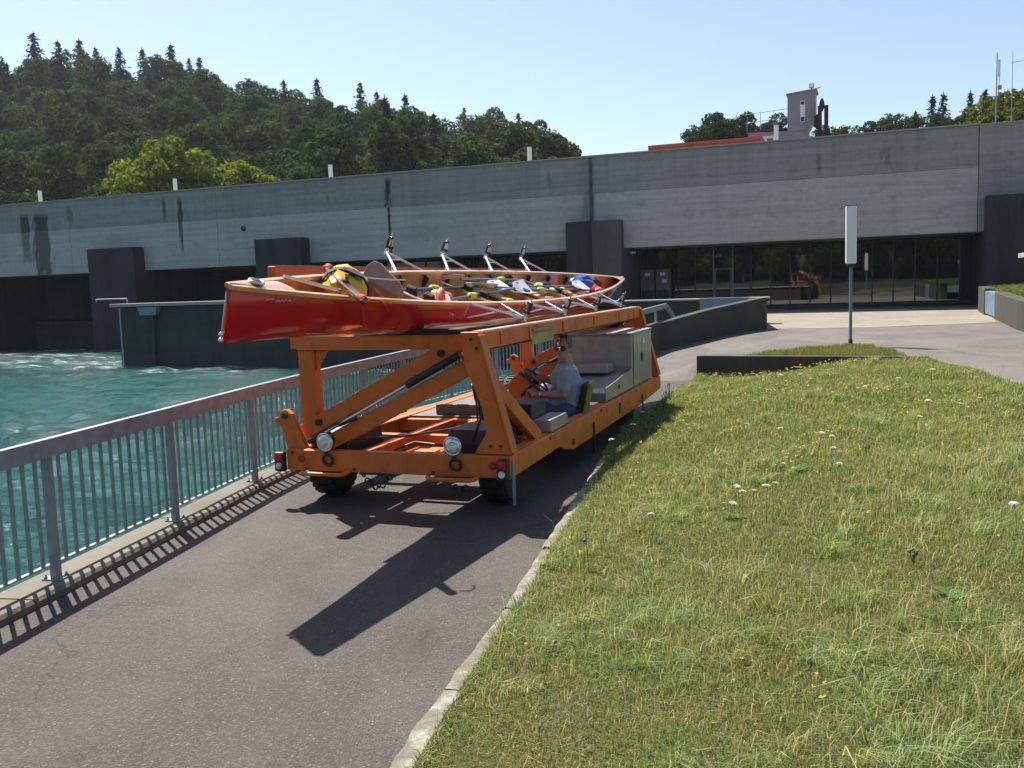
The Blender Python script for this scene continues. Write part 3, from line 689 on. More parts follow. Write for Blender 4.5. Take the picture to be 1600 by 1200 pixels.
for i, x in enumerate((-10.75, -9.95)):
    c = empty('switch_cabinet', tuple(dam.matrix_basis @ Vector((x, 3.2, FZ + 0.01))), (0, 0, R(-20.8)), label=('left' if i == 0 else 'right') + ' of the two grey-green machine cabinets standing behind the boat', cat='cabinet')
    MB().box(-0.36, 0.36, 0, 0.5, 0.12, 2.15).build('body', 'machine', c, bevel=0.02)
    MB().box(-0.36, 0.36, 0.02, 0.48, 0.0, 0.11).build('base', 'frame_dark', c)
    MB().box(-0.30, 0.30, -0.02, -0.003, 1.15, 2.05).build('upper_door', 'machine', c)
    MB().box(-0.30, 0.30, -0.02, -0.003, 0.2, 1.08).build('lower_door', 'steel_dark', c)
    MB().box(-0.12, 0.14, -0.026, -0.022, 1.82, 1.98).build('label_plate', 'white_paint', c)
    if i: MB().box(-0.02, 0.2, -0.026, -0.022, 1.45, 1.62).build('label_plate', 'white_paint', c)
fl = empty('flood_light', tuple(dam.matrix_basis @ Vector((-11.0, 1.2, 3.5))), (0, 0, R(-20.8)), label='small white lamp fixed under the soffit beside the pale pier', cat='lamp')
MB().box(-0.12, 0.12, -0.1, 0.06, -0.1, 0.02).build('housing', 'white_paint', fl, bevel=0.02); MB().box(-0.03, 0.03, 0, 0.06, 0.023, 0.155).build('bracket', 'steel_dark', fl)

# lamps: tall opal box on a slim post
def lamp(loc, rz, label):
    l = empty('street_lamp', loc, (0, 0, rz), label=label, cat='street lamp', group='tall white box lamps')
    MB().tube([(0, 0, 0), (0, 0, 1.74)], 0.034, 10).build('post', 'blue_steel', l, smooth=40)
    MB().lathe((0, 0, 0), (0, 0, 1), [(0, 0.075), (0.02, 0.075), (0.03, 0.045), (0.12, 0.045)], 12).build('base', 'steel_dark', l)
    MB().box(-0.112, 0.112, -0.085, 0.085, 1.80, 3.07).build('lamp_housing', 'lamp_white', l, bevel=0.02)
    MB().box(-0.08, 0.08, -0.06, 0.06, 1.735, 1.797).build('collar', 'steel_dark', l)
    MB().box(-0.12, 0.12, -0.093, 0.093, 3.073, 3.095).build('cap', 'galv', l, bevel=0.006)
    return l
lamp((7.62, 20.7, FZ + 0.02), R(-14), 'tall white box lamp on dark post standing in the grass verge by the forecourt')
lamp_lab = ['white lamp top above the parapet, farthest left of the row on the dam', 'white lamp top above the parapet in front of the bright green tree', 'white lamp top above the parapet, third from left on the dam', 'white lamp top above the parapet near the right end of the wooded hill', 'white lamp top in front of the grey control cabin on the dam']
for s, lb in zip((54.63, 42.82, 30.97, 17.98, 4.51), lamp_lab):
    p = dam.matrix_basis @ Vector((-s, 6, 6.69)); lamp(tuple(p), R(-20.8), lb)

def on_dam(name, x, y, z=6.69, **kw): return empty(name, tuple(dam.matrix_basis @ Vector((x, y, z))), (0, 0, R(-20.8)), **kw)
ct = on_dam('shipping_container', -8.25, 6.2, label='orange-red steel container on the dam, its top showing above the parapet', cat='container')
MB().box(-2.9, 2.9, 0.06, 2.4, 0.1, 2.58).build('body', 'container', ct)
for i in range(38):
    x = -2.78 + i * 0.15; MB().hexa([(x - 0.055, 0.02, 0.16), (x + 0.055, 0.02, 0.16), (x + 0.075, 0.058, 0.16), (x - 0.075, 0.058, 0.16), (x - 0.055, 0.02, 2.45), (x + 0.055, 0.02, 2.45), (x + 0.075, 0.058, 2.45), (x - 0.075, 0.058, 2.45)]).build('side_rib', 'container', ct)
MB().box(-2.96, 2.96, -0.01, 0.055, 2.46, 2.62).build('top_rail', 'container', ct)
MB().box(-2.98, -2.9, -0.02, 2.45, 0, 2.61).build('end_post', 'container', ct); MB().box(2.9, 2.98, -0.02, 2.45, 0, 2.61).build('end_post', 'container', ct)

cb = on_dam('control_cabin', -3.4, 8, label='grey gantry cabin with narrow window and flat roof rising above the dam', cat='cabin')
MB().prism([(-0.70, 0, 3.0), (0.35, 0, 3.0), (0.72, 0, 3.75), (0.72, 0, 4.98), (-0.70, 0, 4.86)], (0, 1.5, 0)).build('tower', 'cabin', cb)
MB().prism([(-0.76, -0.06, 4.865), (0.80, -0.06, 4.995), (0.80, -0.06, 5.09), (-0.76, -0.06, 4.955)], (0, 1.65, 0)).build('roof', 'cabin_roof', cb)
w = MB().box(-0.05, 0.19, -0.02, -0.004, 3.42, 4.52).build('window', 'white_paint', cb); MB().box(-0.02, 0.16, -0.03, -0.022, 3.45, 3.68).build('pane', 'frame_dark', w); MB().box(-0.02, 0.16, -0.03, -0.022, 4.32, 4.48).build('pane', 'frame_dark', w)
MB().box(0.722, 0.735, 0.2, 0.9, 3.9, 4.7).build('side_window', 'white_paint', cb)
MB().prism([(-2.75, 0.05, 0), (0.55, 0.05, 0), (0.34, 0.05, 2.99), (-2.75, 0.05, 3.12)], (0, 2.2, 0)).build('machine_house', 'cabin', cb)
MB().box(-2.85, -0.72, 0.0, 2.3, 3.122, 3.2).build('house_roof', 'frame_dark', cb)
rl = MB()
for z in (3.75, 4.2): rl.tube([(-2.9, 0.1, z - 0.12), (-0.72, 0.1, z)], 0.014, 6)
for x in (-2.8, -2.1, -1.4): rl.tube([(x, 0.1, 3.2), (x, 0.1, 4.15)], 0.014, 6)
rl.build('roof_railing', 'galv', cb)
MB().box(-2.05, -1.2, 0.02, 0.046, 2.25, 2.85).build('notice_board', 'white_paint', cb)
MB().box(-1.95, -1.82, 0.012, 0.018, 2.32, 2.5).build('notice_mark', 'blue_steel', cb); MB().box(-1.75, -1.45, 0.012, 0.018, 2.62, 2.72).build('notice_mark', 'red_lens', cb)
lp = MB().box(0.38, 0.62, 0.3, 0.55, 5.2, 5.42).build('flood_light', 'galv', cb); MB().box(0.41, 0.59, 0.28, 0.299, 5.23, 5.39).build('lens', 'lens', lp); MB().tube([(0.5, 0.42, 5.0), (0.5, 0.42, 5.2)], 0.03, 6).build('stem', 'steel_dark', lp)
MB().tube([(0.5, 0.42, 5.1), (1.0, 0.3, 5.2)], 0.03, 6).build('antenna_arm', 'galv', cb)
hp = on_dam('rusty_steel_column', -2.25, 7.5, label='dark rusty steel column pair with rounded head beside the grey cabin', cat='column')
mb = MB()
for x in (-0.2, 0.12): mb.box(x - 0.10, x + 0.10, 0, 0.03, 0, 4.1).box(x - 0.10, x + 0.10, 0.2, 0.23, 0, 4.1).box(x - 0.02, x + 0.02, 0.03, 0.2, 0, 4.1)
mb.build('column', 'rust', hp); MB().ball((-0.1, 0.12, 4.15), 0.13, 0.12, 0.34).build('sheave_head', 'rust', hp, smooth=60)
MB().prism([(-0.3, 0.1, 2.9), (-0.52, 0.1, 3.1), (-0.48, 0.1, 3.6), (-0.3, 0.1, 3.7)], (0, 0.1, 0)).build('gusset', 'rust', hp)
ms = on_dam('antenna_mast', 5.22, 3, label='slim antenna mast with white panel antenna above the right end of the dam', cat='mast')
MB().tube([(0, 0, 0), (0, 0, 4.9)], [0.035, 0.022], 8).build('pole', 'galv', ms); MB().box(0.04, 0.14, -0.05, 0.05, 3.85, 4.6).build('antenna', 'white_paint', ms, bevel=0.02); MB().box(0.05, 0.2, -0.07, 0.07, 3.3, 3.48).build('radio_unit', 'galv', ms); MB().tube([(0.1, 0, 3.85), (0.1, 0, 3.48), (0.06, 0, 2.4)], 0.012, 5).build('cable', 'black_plastic', ms)
ms2 = on_dam('wind_mast', 5.84, 3, label='thin grey mast with a side arm at the right edge above the dam', cat='mast')
MB().tube([(0, 0, 0), (0, 0, 4.9)], [0.024, 0.010], 6).build('pole', 'galv', ms2); MB().tube([(-0.05, 0, 4.42), (1.0, 0, 4.46)], 0.012, 5).build('arm', 'galv', ms2)
ga = on_dam('dam_gable', 7.4, 3.4, label='small pale gabled hut on the dam at the right picture edge', cat='hut')
MB().prism([(-0.9, 0, 0), (0.9, 0, 0), (0.9, 0, 1.5), (0, 0, 2.1), (-0.9, 0, 1.5)], (0, 2, 0)).build('wall', 'conc_plain', ga); MB().prism([(-1.0, -0.1, 1.46), (0, -0.1, 2.12), (1.0, -0.1, 1.46), (1.0, -0.1, 1.56), (0, -0.1, 2.22), (-1.0, -0.1, 1.56)], (0, 2.2, 0)).build('roof', 'frame_dark', ga)

# retaining wall, planter and kiosk at the right edge
rw = empty('retaining_wall', (16, 30, FZ), label='weathered concrete retaining wall with grass on top at the right edge', cat='wall')
plw = rel([(18.35, 35.9), (16.9, 32.6)], (16, 30)); plw2 = rel([(15.9, 30.0), (13.4, 24.1), (11.6, 18.0)], (16, 30))
wall_run(plw, 0.35, [0.95, 0.93], -0.3).build('wall', 'conc_soft', rw, bevel=0.02)
wall_run(plw2, 0.35, [0.86, 0.78, 0.75], -0.3).build('wall', 'conc_soft', rw, bevel=0.02)
mb = MB(); p0, p1 = Vector((0.9, 2.6, 0.45)), Vector((-0.1, 0.0, 0.42)); mb.beam(p0, p1, 0.3, 0.78); mb.build('steel_panel', 'blue_steel', rw, bevel=0.015)
bm = bmesh.new(); bvs = [bm.verts.new(v) for v in ((18.4, 36.2, 1.3), (16.9, 32.7, 1.28), (16.0, 30, 1.25), (13.5, 24.1, 1.16), (11.7, 18, 1.12), (60, 10, 3.0), (60, 48, 3.0))]; bm.faces.new(bvs)
bm.normal_update(); bmesh.ops.triangulate(bm, faces=bm.faces); me = bpy.data.meshes.new('bank'); bm.to_mesh(me); bm.free(); place('bank', me, 'soil', kind='structure')
kk = empty('kiosk', (19.8, 33.2, 1.3), (0, 0, R(-24)), label='small flat-roofed shelter with white post on the bank at the right edge', cat='shelter')
MB().box(-1.3, 2.6, -0.9, 1.5, 1.12, 1.3).build('roof', 'conc_cap', kk, bevel=0.02)
MB().box(-1.15, -1.05, -0.75, -0.65, -0.1, 1.115).build('post', 'white_paint', kk); MB().box(-1.0, 2.5, -0.2, 1.3, -0.1, 1.115).build('wall', 'machine', kk)
#PART3
# ------------------------------------------------------------------ trees and the wooded hill
def quads_mesh(name, C_, A_, B_):
    n = len(C_); v = np.empty((n, 4, 3), np.float32)
    v[:, 0] = C_ - A_; v[:, 1] = C_ + B_ * 0.9; v[:, 2] = C_ + A_; v[:, 3] = C_ - B_ * 0.9
    me = bpy.data.meshes.new(name); me.vertices.add(n * 4); me.loops.add(n * 4); me.polygons.add(n)
    me.vertices.foreach_set('co', v.reshape(-1)); me.loops.foreach_set('vertex_index', np.arange(n * 4, dtype=np.int32))
    me.polygons.foreach_set('loop_start', np.arange(0, n * 4, 4, dtype=np.int32)); me.update(calc_edges=True); return me
def unit(a): return a / np.maximum(np.linalg.norm(a, axis=1, keepdims=True), 1e-6)
def broad_crown(seed, h, w, n, leaf, low=0.22):
    g = np.random.default_rng(seed); nl = 30
    lob = []
    for i in range(nl):
        t = (i + 0.5) / nl; z = low + (0.96 - low) * t
        prof = math.sin(math.pi * min(1, (z - low) / (1.0 - low) * 0.82 + 0.16)) ** 0.7
        a = g.uniform(0, 2 * math.pi); rr = w / 2 * prof * g.uniform(0.30, 0.86)
        r = w * g.uniform(0.09, 0.20) * (0.65 + 0.5 * prof)
        lob.append((rr * math.cos(a), rr * math.sin(a), z * h, r))
    lob.append((0, 0, h * 0.62, w * 0.30)); lob = np.array(lob); wts = lob[:, 3] ** 2; wts /= wts.sum()
    k = g.choice(len(lob), n, p=wts); d = unit(g.normal(size=(n, 3))); d[:, 2] = np.abs(d[:, 2]) * np.where(g.random(n) < 0.75, 1, -1); 
    # small clumps on the surface of each lobe, so that light and dark tufts alternate
    cl = g.normal(size=(len(lob), 26, 3)); cl /= np.linalg.norm(cl, axis=2, keepdims=True)
    pick = cl[k, g.integers(0, 26, n)]
    d = unit(d * 0.55 + pick); rad = lob[k, 3] * (0.62 + 0.5 * g.random(n) ** 0.6)
    c = lob[k, :3] + d * rad[:, None] * np.array([1, 1, 0.85])
    nrm = unit(d + g.normal(size=(n, 3)) * 0.55); a = unit(np.cross(nrm, g.normal(size=(n, 3)))); b = np.cross(nrm, a)
    s = leaf * g.uniform(0.55, 1.25, n)[:, None]
    return quads_mesh('crown', c, a * s, b * s * 0.7)
def conifer_crown(seed, h, w, leaf):
    g = np.random.default_rng(seed); C_ = []; A_ = []; B_ = []
    z = 0.10
    while z < 0.99:
        R_ = w / 2 * (1 - z) ** 0.85 * g.uniform(0.6, 1.15) + 0.12; nb_ = int(8 + 14 * (1 - z))
        for _ in range(nb_):
            a = g.uniform(0, 2 * math.pi); L = R_ * g.uniform(0.65, 1.15); u = np.array([math.cos(a), math.sin(a), 0])
            m = max(2, int(L / (leaf * 0.8)))
            for q in range(m):
                t = (q + 0.6) / m; p = u * L * t + np.array([0, 0, z * h - 0.22 * L * t * t + 0.1 * L * t]) + g.normal(size=3) * leaf * 0.22
                dirv = u * g.uniform(0.7, 1.2) + g.normal(size=3) * 0.45 + np.array([0, 0, -0.35]); dirv /= np.linalg.norm(dirv)
                sd_ = np.cross(dirv, [0, 0, 1]) + g.normal(size=3) * 0.5; sd_ /= np.linalg.norm(sd_)
                s = leaf * g.uniform(0.6, 1.2) * (1.1 - 0.4 * t); C_.append(p); A_.append(dirv * s); B_.append(sd_ * s * 0.55)
        z += 0.018 + 0.010 * g.random()
    C_.append(np.array([0, 0, h])); A_.append(np.array([0, 0, 0.7])); B_.append(np.array([0.12, 0, 0]))
    return quads_mesh('crown', np.array(C_), np.array(A_), np.array(B_))
def trunk_mesh(seed, h, r, limbs=7):
    g = random.Random(seed); mb = MB(); top = Vector((g.uniform(-0.3, 0.3), g.uniform(-0.3, 0.3), h * 0.8))
    mb.tube([(0, 0, -1.0), (0, 0, 0.4), top * 0.5 + Vector((0.1, 0, 0)), top], [r * 1.5, r, r * 0.7, r * 0.2], 7)
    for i in range(limbs):
        t = 0.25 + 0.6 * i / limbs; a = g.uniform(0, 6.28); b = top * t; L = h * 0.25 * (1.15 - t)
        mb.tube([b, b + Vector((math.cos(a) * L * 0.6, math.sin(a) * L * 0.6, L * 0.35)), b + Vector((math.cos(a) * L, math.sin(a) * L, L * 0.85))], [r * 0.4, r * 0.25, r * 0.08], 5)
    return mb.mesh('trunk', 60)
BR = [(broad_crown(11 + i, 18, 10.5 + (i % 3) * 1.3, 13000, 0.30, 0.10), trunk_mesh(50 + i, 16, 0.32)) for i in range(6)]
CO = [(conifer_crown(31 + i, 22, 11.0 + i * 1.5, 0.58), MB().tube([(0, 0, -1), (0, 0, 21)], [0.36, 0.04], 7).mesh('trunk', 60)) for i in range(3)]
for c, t in BR + CO: t.materials.append(M['bark'])
for c, t in BR: c.materials.append(M['leaf'])
for c, t in CO: c.materials.append(M['needle'])
LIME = [(broad_crown(71 + i, 10, 8.0, 11000, 0.20, 0.06), trunk_mesh(80 + i, 9, 0.22)) for i in range(2)]
for c, t in LIME: c.materials.append(M['leaf_lime']); t.materials.append(M['bark'])
WIL = [(broad_crown(91, 10, 9.0, 9000, 0.22, 0.08), trunk_mesh(95, 9, 0.22))]
for c, t in WIL: c.materials.append(M['leaf_willow']); t.materials.append(M['bark'])
def tree(kind, loc, s, name, label, group=None, sz=None):
    c, t = kind; o = empty(name, loc, (0, 0, rng.uniform(0, 6.28)), label=label, cat='tree', group=group)
    o.scale = (s, s, sz or s); place('trunk', t, None, o); place('crown', c, None, o); return o

# bearing (X/Y) and slope (Z/Y) of a direction, to lay the skyline out at its true bearing and height
def dirn(px, py):
    d = fw * 1445 + Rv * (px - 800) - Uv * (py - 600); return d.x / d.y, d.z / d.y
def bearing(px): return dirn(px, 220)[0]
SKY = [(-200, 85), (0, 95), (60, 92), (130, 95), (220, 100), (300, 108), (380, 126), (450, 142), (540, 156), (620, 174), (700, 188), (780, 202), (850, 222), (905, 248), (960, 300)]
def skyy(px): return polyx([(b, a) for a, b in SKY], px)
DR, D0 = 235.0, 112.0
def ridge_h(px): return 2.05 + dirn(px, skyy(px))[1] * DR - 21.0
def hill_z(px, D):
    t = (D - D0) / (DR - D0); return lerp(4.0, ridge_h(px), sstep(0, 1.15, t) * 1.02 if t < 1.2 else 1.02)
vs = []; fs = []; cols = list(range(-420, 1010, 30)); Ds = [95, 105, 118, 135, 155, 175, 195, 215, 240, 270, 320]
for px in cols:
    b = bearing(px)
    for D in Ds:
        zz = hill_z(min(max(px, -200), 960), D) if D > 100 else -1.5
        vs.append((b * D, D, max(zz, -1.5) if D < 300 else zz * 0.7))
m = len(Ds)
for i in range(len(cols) - 1):
    for j in range(m - 1): fs.append((i * m + j, (i + 1) * m + j, (i + 1) * m + j + 1, i * m + j + 1))
MB().add(vs, fs).build('hillside', 'forest_floor', kind='structure', smooth=80)
tr = random.Random(5)
ORD = 'first second third fourth fifth sixth seventh eighth ninth tenth eleventh twelfth thirteenth fourteenth fifteenth sixteenth seventeenth eighteenth nineteenth twentieth twenty-first twenty-second twenty-third twenty-fourth twenty-fifth twenty-sixth twenty-seventh twenty-eighth twenty-ninth thirtieth thirty-first thirty-second'.split()
ROWS = ((113, 14, 42, 'lowest row'), (127, 16, 42, 'second row up'), (143, 17, 40, 'third row up'), (162, 18, 39, 'fourth row up'), (183, 18, 38, 'fifth row up'), (206, 19, 37, 'row below the skyline'), (232, 20, 36, 'skyline row'))
for D, ht, sp, rowname in ROWS:
    px = -100 + tr.uniform(0, 30); cnt = 0; cns = 0
    while px < 935:
        p2 = px + tr.uniform(-10, 10); DD = D + tr.uniform(-7, 7)
        h = ht * tr.uniform(0.74, 1.24); zz = hill_z(p2, DD)
        if p2 > 860: h *= 0.8
        if tr.random() < (0.10 if D < 200 else 0.10):
            tree(tr.choice(CO), (bearing(p2) * DD, DD, zz), h / 20, 'spruce_tree', '%s dark spruce from the left in the %s of the wooded hill' % (ORD[cns], rowname), 'spruces in the wood'); cns += 1
        else:
            k = tr.choice(BR); wd = tr.uniform(0.95, 1.35) * ht / 18
            tree(k, (bearing(p2) * DD, DD, zz), wd, 'beech_tree', '%s broadleaf tree from the left in the %s of the wooded hill' % (ORD[cnt], rowname), 'leaf trees in the wood', h / 18); cnt += 1
        px += sp * tr.uniform(0.8, 1.2)
# the conifers that stand out on the skyline, at their own bearings (top pixel, height)
spr = [(65, 60, 24, 'widest dark spruce on the skyline, first from the left'), (103, 72, 20, 'second dark spruce from the left on the skyline'), (136, 70, 21, 'third dark spruce from the left, in the close skyline group'), (160, 82, 18, 'small spruce closing the skyline group at left'), (196, 82, 20, 'single dark spruce on the skyline right of the left group'), (232, 84, 19, 'slim spruce just left of the tallest skyline spruce'), (277, 82, 27, 'tall narrow spruce reaching far down in front of the leaf trees'), (304, 98, 17, 'small spruce right beside the tall narrow spruce'), (320, 98, 18, 'second small spruce right of the tall narrow spruce'), (448, 132, 16, 'small spruce at a dip of the skyline'), (500, 130, 18, 'dark spruce at the middle of the skyline'), (567, 138, 20, 'pointed spruce standing proud right of the skyline middle'), (592, 150, 16, 'twin spruce beside the pointed one'), (727, 175, 15, 'lone spruce two thirds along the falling skyline'), (766, 180, 17, 'spruce left of the pair at the right end of the hill'), (811, 185, 19, 'left spruce of the pair at the right end of the hill'), (838, 196, 18, 'right spruce of the pair at the right end of the hill')]
for px, py, h, lb in spr:
    DD = DR + tr.uniform(-6, 8); top = 2.05 + dirn(px, py)[1] * DD
    tree(CO[2] if px in (65, 136, 500) else tr.choice(CO), (bearing(px) * DD, DD, top - h), h / 22, 'spruce_tree', lb, 'spruces on the skyline').scale = (h / 22 * 1.35, h / 22 * 1.35, h / 22 * 1.06)
for px, py, s, lb, D in ((205, 250, 0.95, 'bright yellow-green tree, leftmost crown of the pale group above the dam', 87), (250, 222, 1.15, 'bright yellow-green tree, tallest crown of the pale group above the dam', 88), (312, 236, 1.1, 'bright yellow-green tree, middle crown of the pale group above the dam', 90), (365, 252, 0.95, 'bright yellow-green tree, fourth crown of the pale group above the dam', 91), (410, 272, 0.8, 'bright yellow-green tree, lowest right crown of the pale group above the dam', 91), (512, 195, 1.25, 'pale green tree standing forward in the middle of the hill', 104), (480, 262, 0.8, 'small pale green tree behind the third lamp', 96), (745, 225, 1.0, 'round pale green tree near the fourth lamp', 106)):
    top = 2.05 + dirn(px, py)[1] * D
    tree((LIME if px < 430 else BR)[tr.randrange(2)] if px < 430 else BR[tr.randrange(6)], (bearing(px) * D, D, top - (10 if px < 430 else 18) * s * (1 if px < 430 else 0.75)), s if px < 430 else s * 0.75, 'lime_tree' if px < 430 else 'beech_tree', lb)
# trees beyond the right half of the dam
for px, py, D, kind, s, lb in ((1120, 176, 120, BR[0], 0.80, 'broad tree behind the container, left of the cabin'), (1088, 198, 118, BR[1], 0.6, 'small tree at the left end of the container'), (1160, 178, 122, BR[3], 0.75, 'broad tree just left of the grey cabin'), (1205, 186, 121, BR[4], 0.65, 'tree crown behind the roof railing of the cabin'),
        (1290, 200, 125, BR[2], 0.55, 'tree right beside the rusty column'), (1330, 196, 130, BR[5], 0.6, 'leaf tree right of the rusty column'), (1362, 190, 130, BR[0], 0.6, 'leaf tree in the row behind the dam, below the first conifer pair'), (1392, 180, 128, BR[1], 0.62, 'pale leaf tree left of the first conifer pair'), (1425, 184, 130, BR[2], 0.55, 'low leaf tree under the first conifer pair'), (1470, 178, 128, BR[3], 0.6, 'leaf tree between the two conifer pairs'), (1505, 176, 126, BR[4], 0.6, 'leaf tree under the second conifer pair'),
        (1456, 150, 130, CO[2], 0.75, 'dark conifer, left of the first pair behind the dam'), (1473, 147, 133, CO[2], 0.8, 'dark conifer, right of the first pair behind the dam'), (1515, 145, 132, CO[1], 0.78, 'dark conifer, left of the second pair near the antenna mast'), (1538, 140, 131, CO[2], 0.8, 'dark conifer, right of the second pair near the antenna mast'), (1430, 175, 128, CO[0], 0.5, 'small conifer left of the first pair'),
        (1545, 156, 70, WIL[0], 0.75, 'yellowish tree left of the antenna mast'), (1585, 143, 68, WIL[0], 0.85, 'yellowish tree behind the thin mast'), (1640, 150, 66, WIL[0], 0.85, 'yellowish tree at the right picture edge')):
    hh = 10 if kind in WIL else (22 if kind in CO else 18)
    top = 2.05 + dirn(px, py)[1] * D
    tree(kind, (bearing(px) * D, D, top - hh * s), s, 'conifer_tree' if kind in CO else 'leaf_tree', lb)
MB().add([(15, 100, -1), (400, 60, -1), (400, 300, 10), (15, 300, 10), (15, 115, 8), (400, 115, 8)], [(0, 1, 5, 4), (4, 5, 2, 3)]).build('upstream_bank', 'forest_floor', kind='structure')
# the far river bank behind the viewpoint, which the hall glazing mirrors
MB().add([(-260, -40, -1.2), (30, -62, -1.2), (30, -72, 1.5), (-260, -52, 1.5), (30, -160, 14), (-260, -160, 14)], [(0, 1, 2, 3), (3, 2, 4, 5)]).build('river_bank', 'forest_floor', kind='structure')
for i in range(30):
    x = -118 + i * 4.6 + tr.uniform(-1.2, 1.2); y = -66 - (x + 40) * 0.07 + (0 if i % 2 else -8)
    tree(BR[i % 6], (x, y, 0.6), 0.85 + 0.12 * math.sin(i * 1.7), 'beech_tree', '%s tree of the far bank mirrored in the glazing of the hall' % ORD[i], 'trees mirrored in the glazing')
#PART4
# ------------------------------------------------------------------ boat transporter (local: x right, y to the rear, z up)
VO = (-0.03, 8.1, 0.0); VA = R(-20)
veh = empty('boat_transporter', VO, (0, 0, VA), label='orange steel boat transporter with lifting frame, parked on the quay path', cat='vehicle')
BV = 0.008
def vp(name, mb, mat='orange', parent=None, smooth=None, bevel=BV, **kw): return mb.build(name, mat, parent or veh, smooth=smooth, bevel=bevel, **kw)
def side_poly(pts, x0, x1): return MB().prism([(x0, y, z) for y, z in pts], (x1 - x0, 0, 0))
def front_poly(pts, y0, y1): return MB().prism([(x, y0, z) for x, z in pts], (0, y1 - y0, 0))
sb = [(0.07, 0.34), (1.40, 0.36), (1.5, 0.355), (1.68, 0.30), (2.0, 0.24), (5.45, 0.265), (7.05, 0.335), (7.05, 0.54), (0.07, 0.54)]
cbeam = vp('side_beam', side_poly(sb, -0.05, 0.0)); 
vp('side_beam', side_poly(sb, -2.30, -2.25))
MB().box(0.001, 0.012, 4.15, 4.22, 0.33, 0.47).build('slot', 'steel_dark', cbeam)
MB().box(0.001, 0.010, 1.95, 2.02, 0.30, 0.36).build('slot', 'steel_dark', cbeam)
vp('side_flange', MB().box(-0.16, -0.055, 0.12, 7.0, 0.515, 0.538)); vp('side_flange', MB().box(-2.245, -2.14, 0.12, 7.0, 0.515, 0.538))
vp('front_bar', MB().box(-2.31, 0.005, -0.03, 0.066, 0.34, 0.54))
vp('inner_rail', MB().box(-1.62, -1.52, 0.07, 7.0, 0.36, 0.512)); vp('inner_rail', MB().box(-0.80, -0.70, 0.07, 7.0, 0.36, 0.512))
for y in (1.18, 2.25, 3.55, 5.1, 6.92): vp('cross_member', MB().box(-2.24, -0.06, y, y + 0.09, 0.37, 0.505 if y < 6 else 0.535))
vp('frame_plate', MB().box(-1.5, -0.82, 0.62, 1.17, 0.375, 0.385)); vp('plate_rib', MB().box(-1.28, -1.05, 0.66, 0.80, 0.386, 0.43), bevel=0.004)
# portal: inclined legs, long top beam
leg = [(-0.455, 1.645), (-0.285, 1.645), (0.0, 0.545), (-0.36, 0.545), (-0.235, 0.74), (-0.275, 0.98), (-0.42, 1.34)]
for y0, y1 in ((0.02, 0.12), (6.86, 6.96)): vp('portal_leg', front_poly(leg, y0, y1))
vp('leg_flange', MB().beam((-0.27, 0.07, 1.62), (0.012, 0.07, 0.56), 0.14, 0.02, up=(1, 0, 0.3))); vp('leg_flange', MB().beam((-0.27, 6.91, 1.62), (0.012, 6.91, 0.56), 0.14, 0.02, up=(1, 0, 0.3)))
vp('leg_brace', MB().beam((-0.22, 0.125, 1.18), (-0.10, 1.02, 0.54), 0.09, 0.13)); vp('leg_brace', MB().beam((-0.16, 6.85, 0.95), (-0.10, 6.45, 0.54), 0.07, 0.10))
vp('top_beam', MB().box(-0.405, -0.275, 0.125, 6.855, 1.48, 1.642)); vp('beam_wear_strip', MB().box(-0.395, -0.285, 0.14, 6.84, 1.643, 1.65), 'orange_worn', bevel=0)
bp = vp('yellow_plate', MB().box(-0.272, -0.264, 1.45, 2.20, 1.43, 1.54), 'amber_plate', bevel=0); MB().box(-0.273, -0.257, 1.52, 2.2, 1.565, 1.59).build('slider_bar', 'galv', bp)
vp('bracket_plate', MB().prism([(-0.60, 3.25, 1.53), (-0.36, 3.25, 1.53), (-0.42, 3.25, 1.41), (-0.60, 3.25, 1.39)], (0, 0.03, 0)), 'amber_plate')
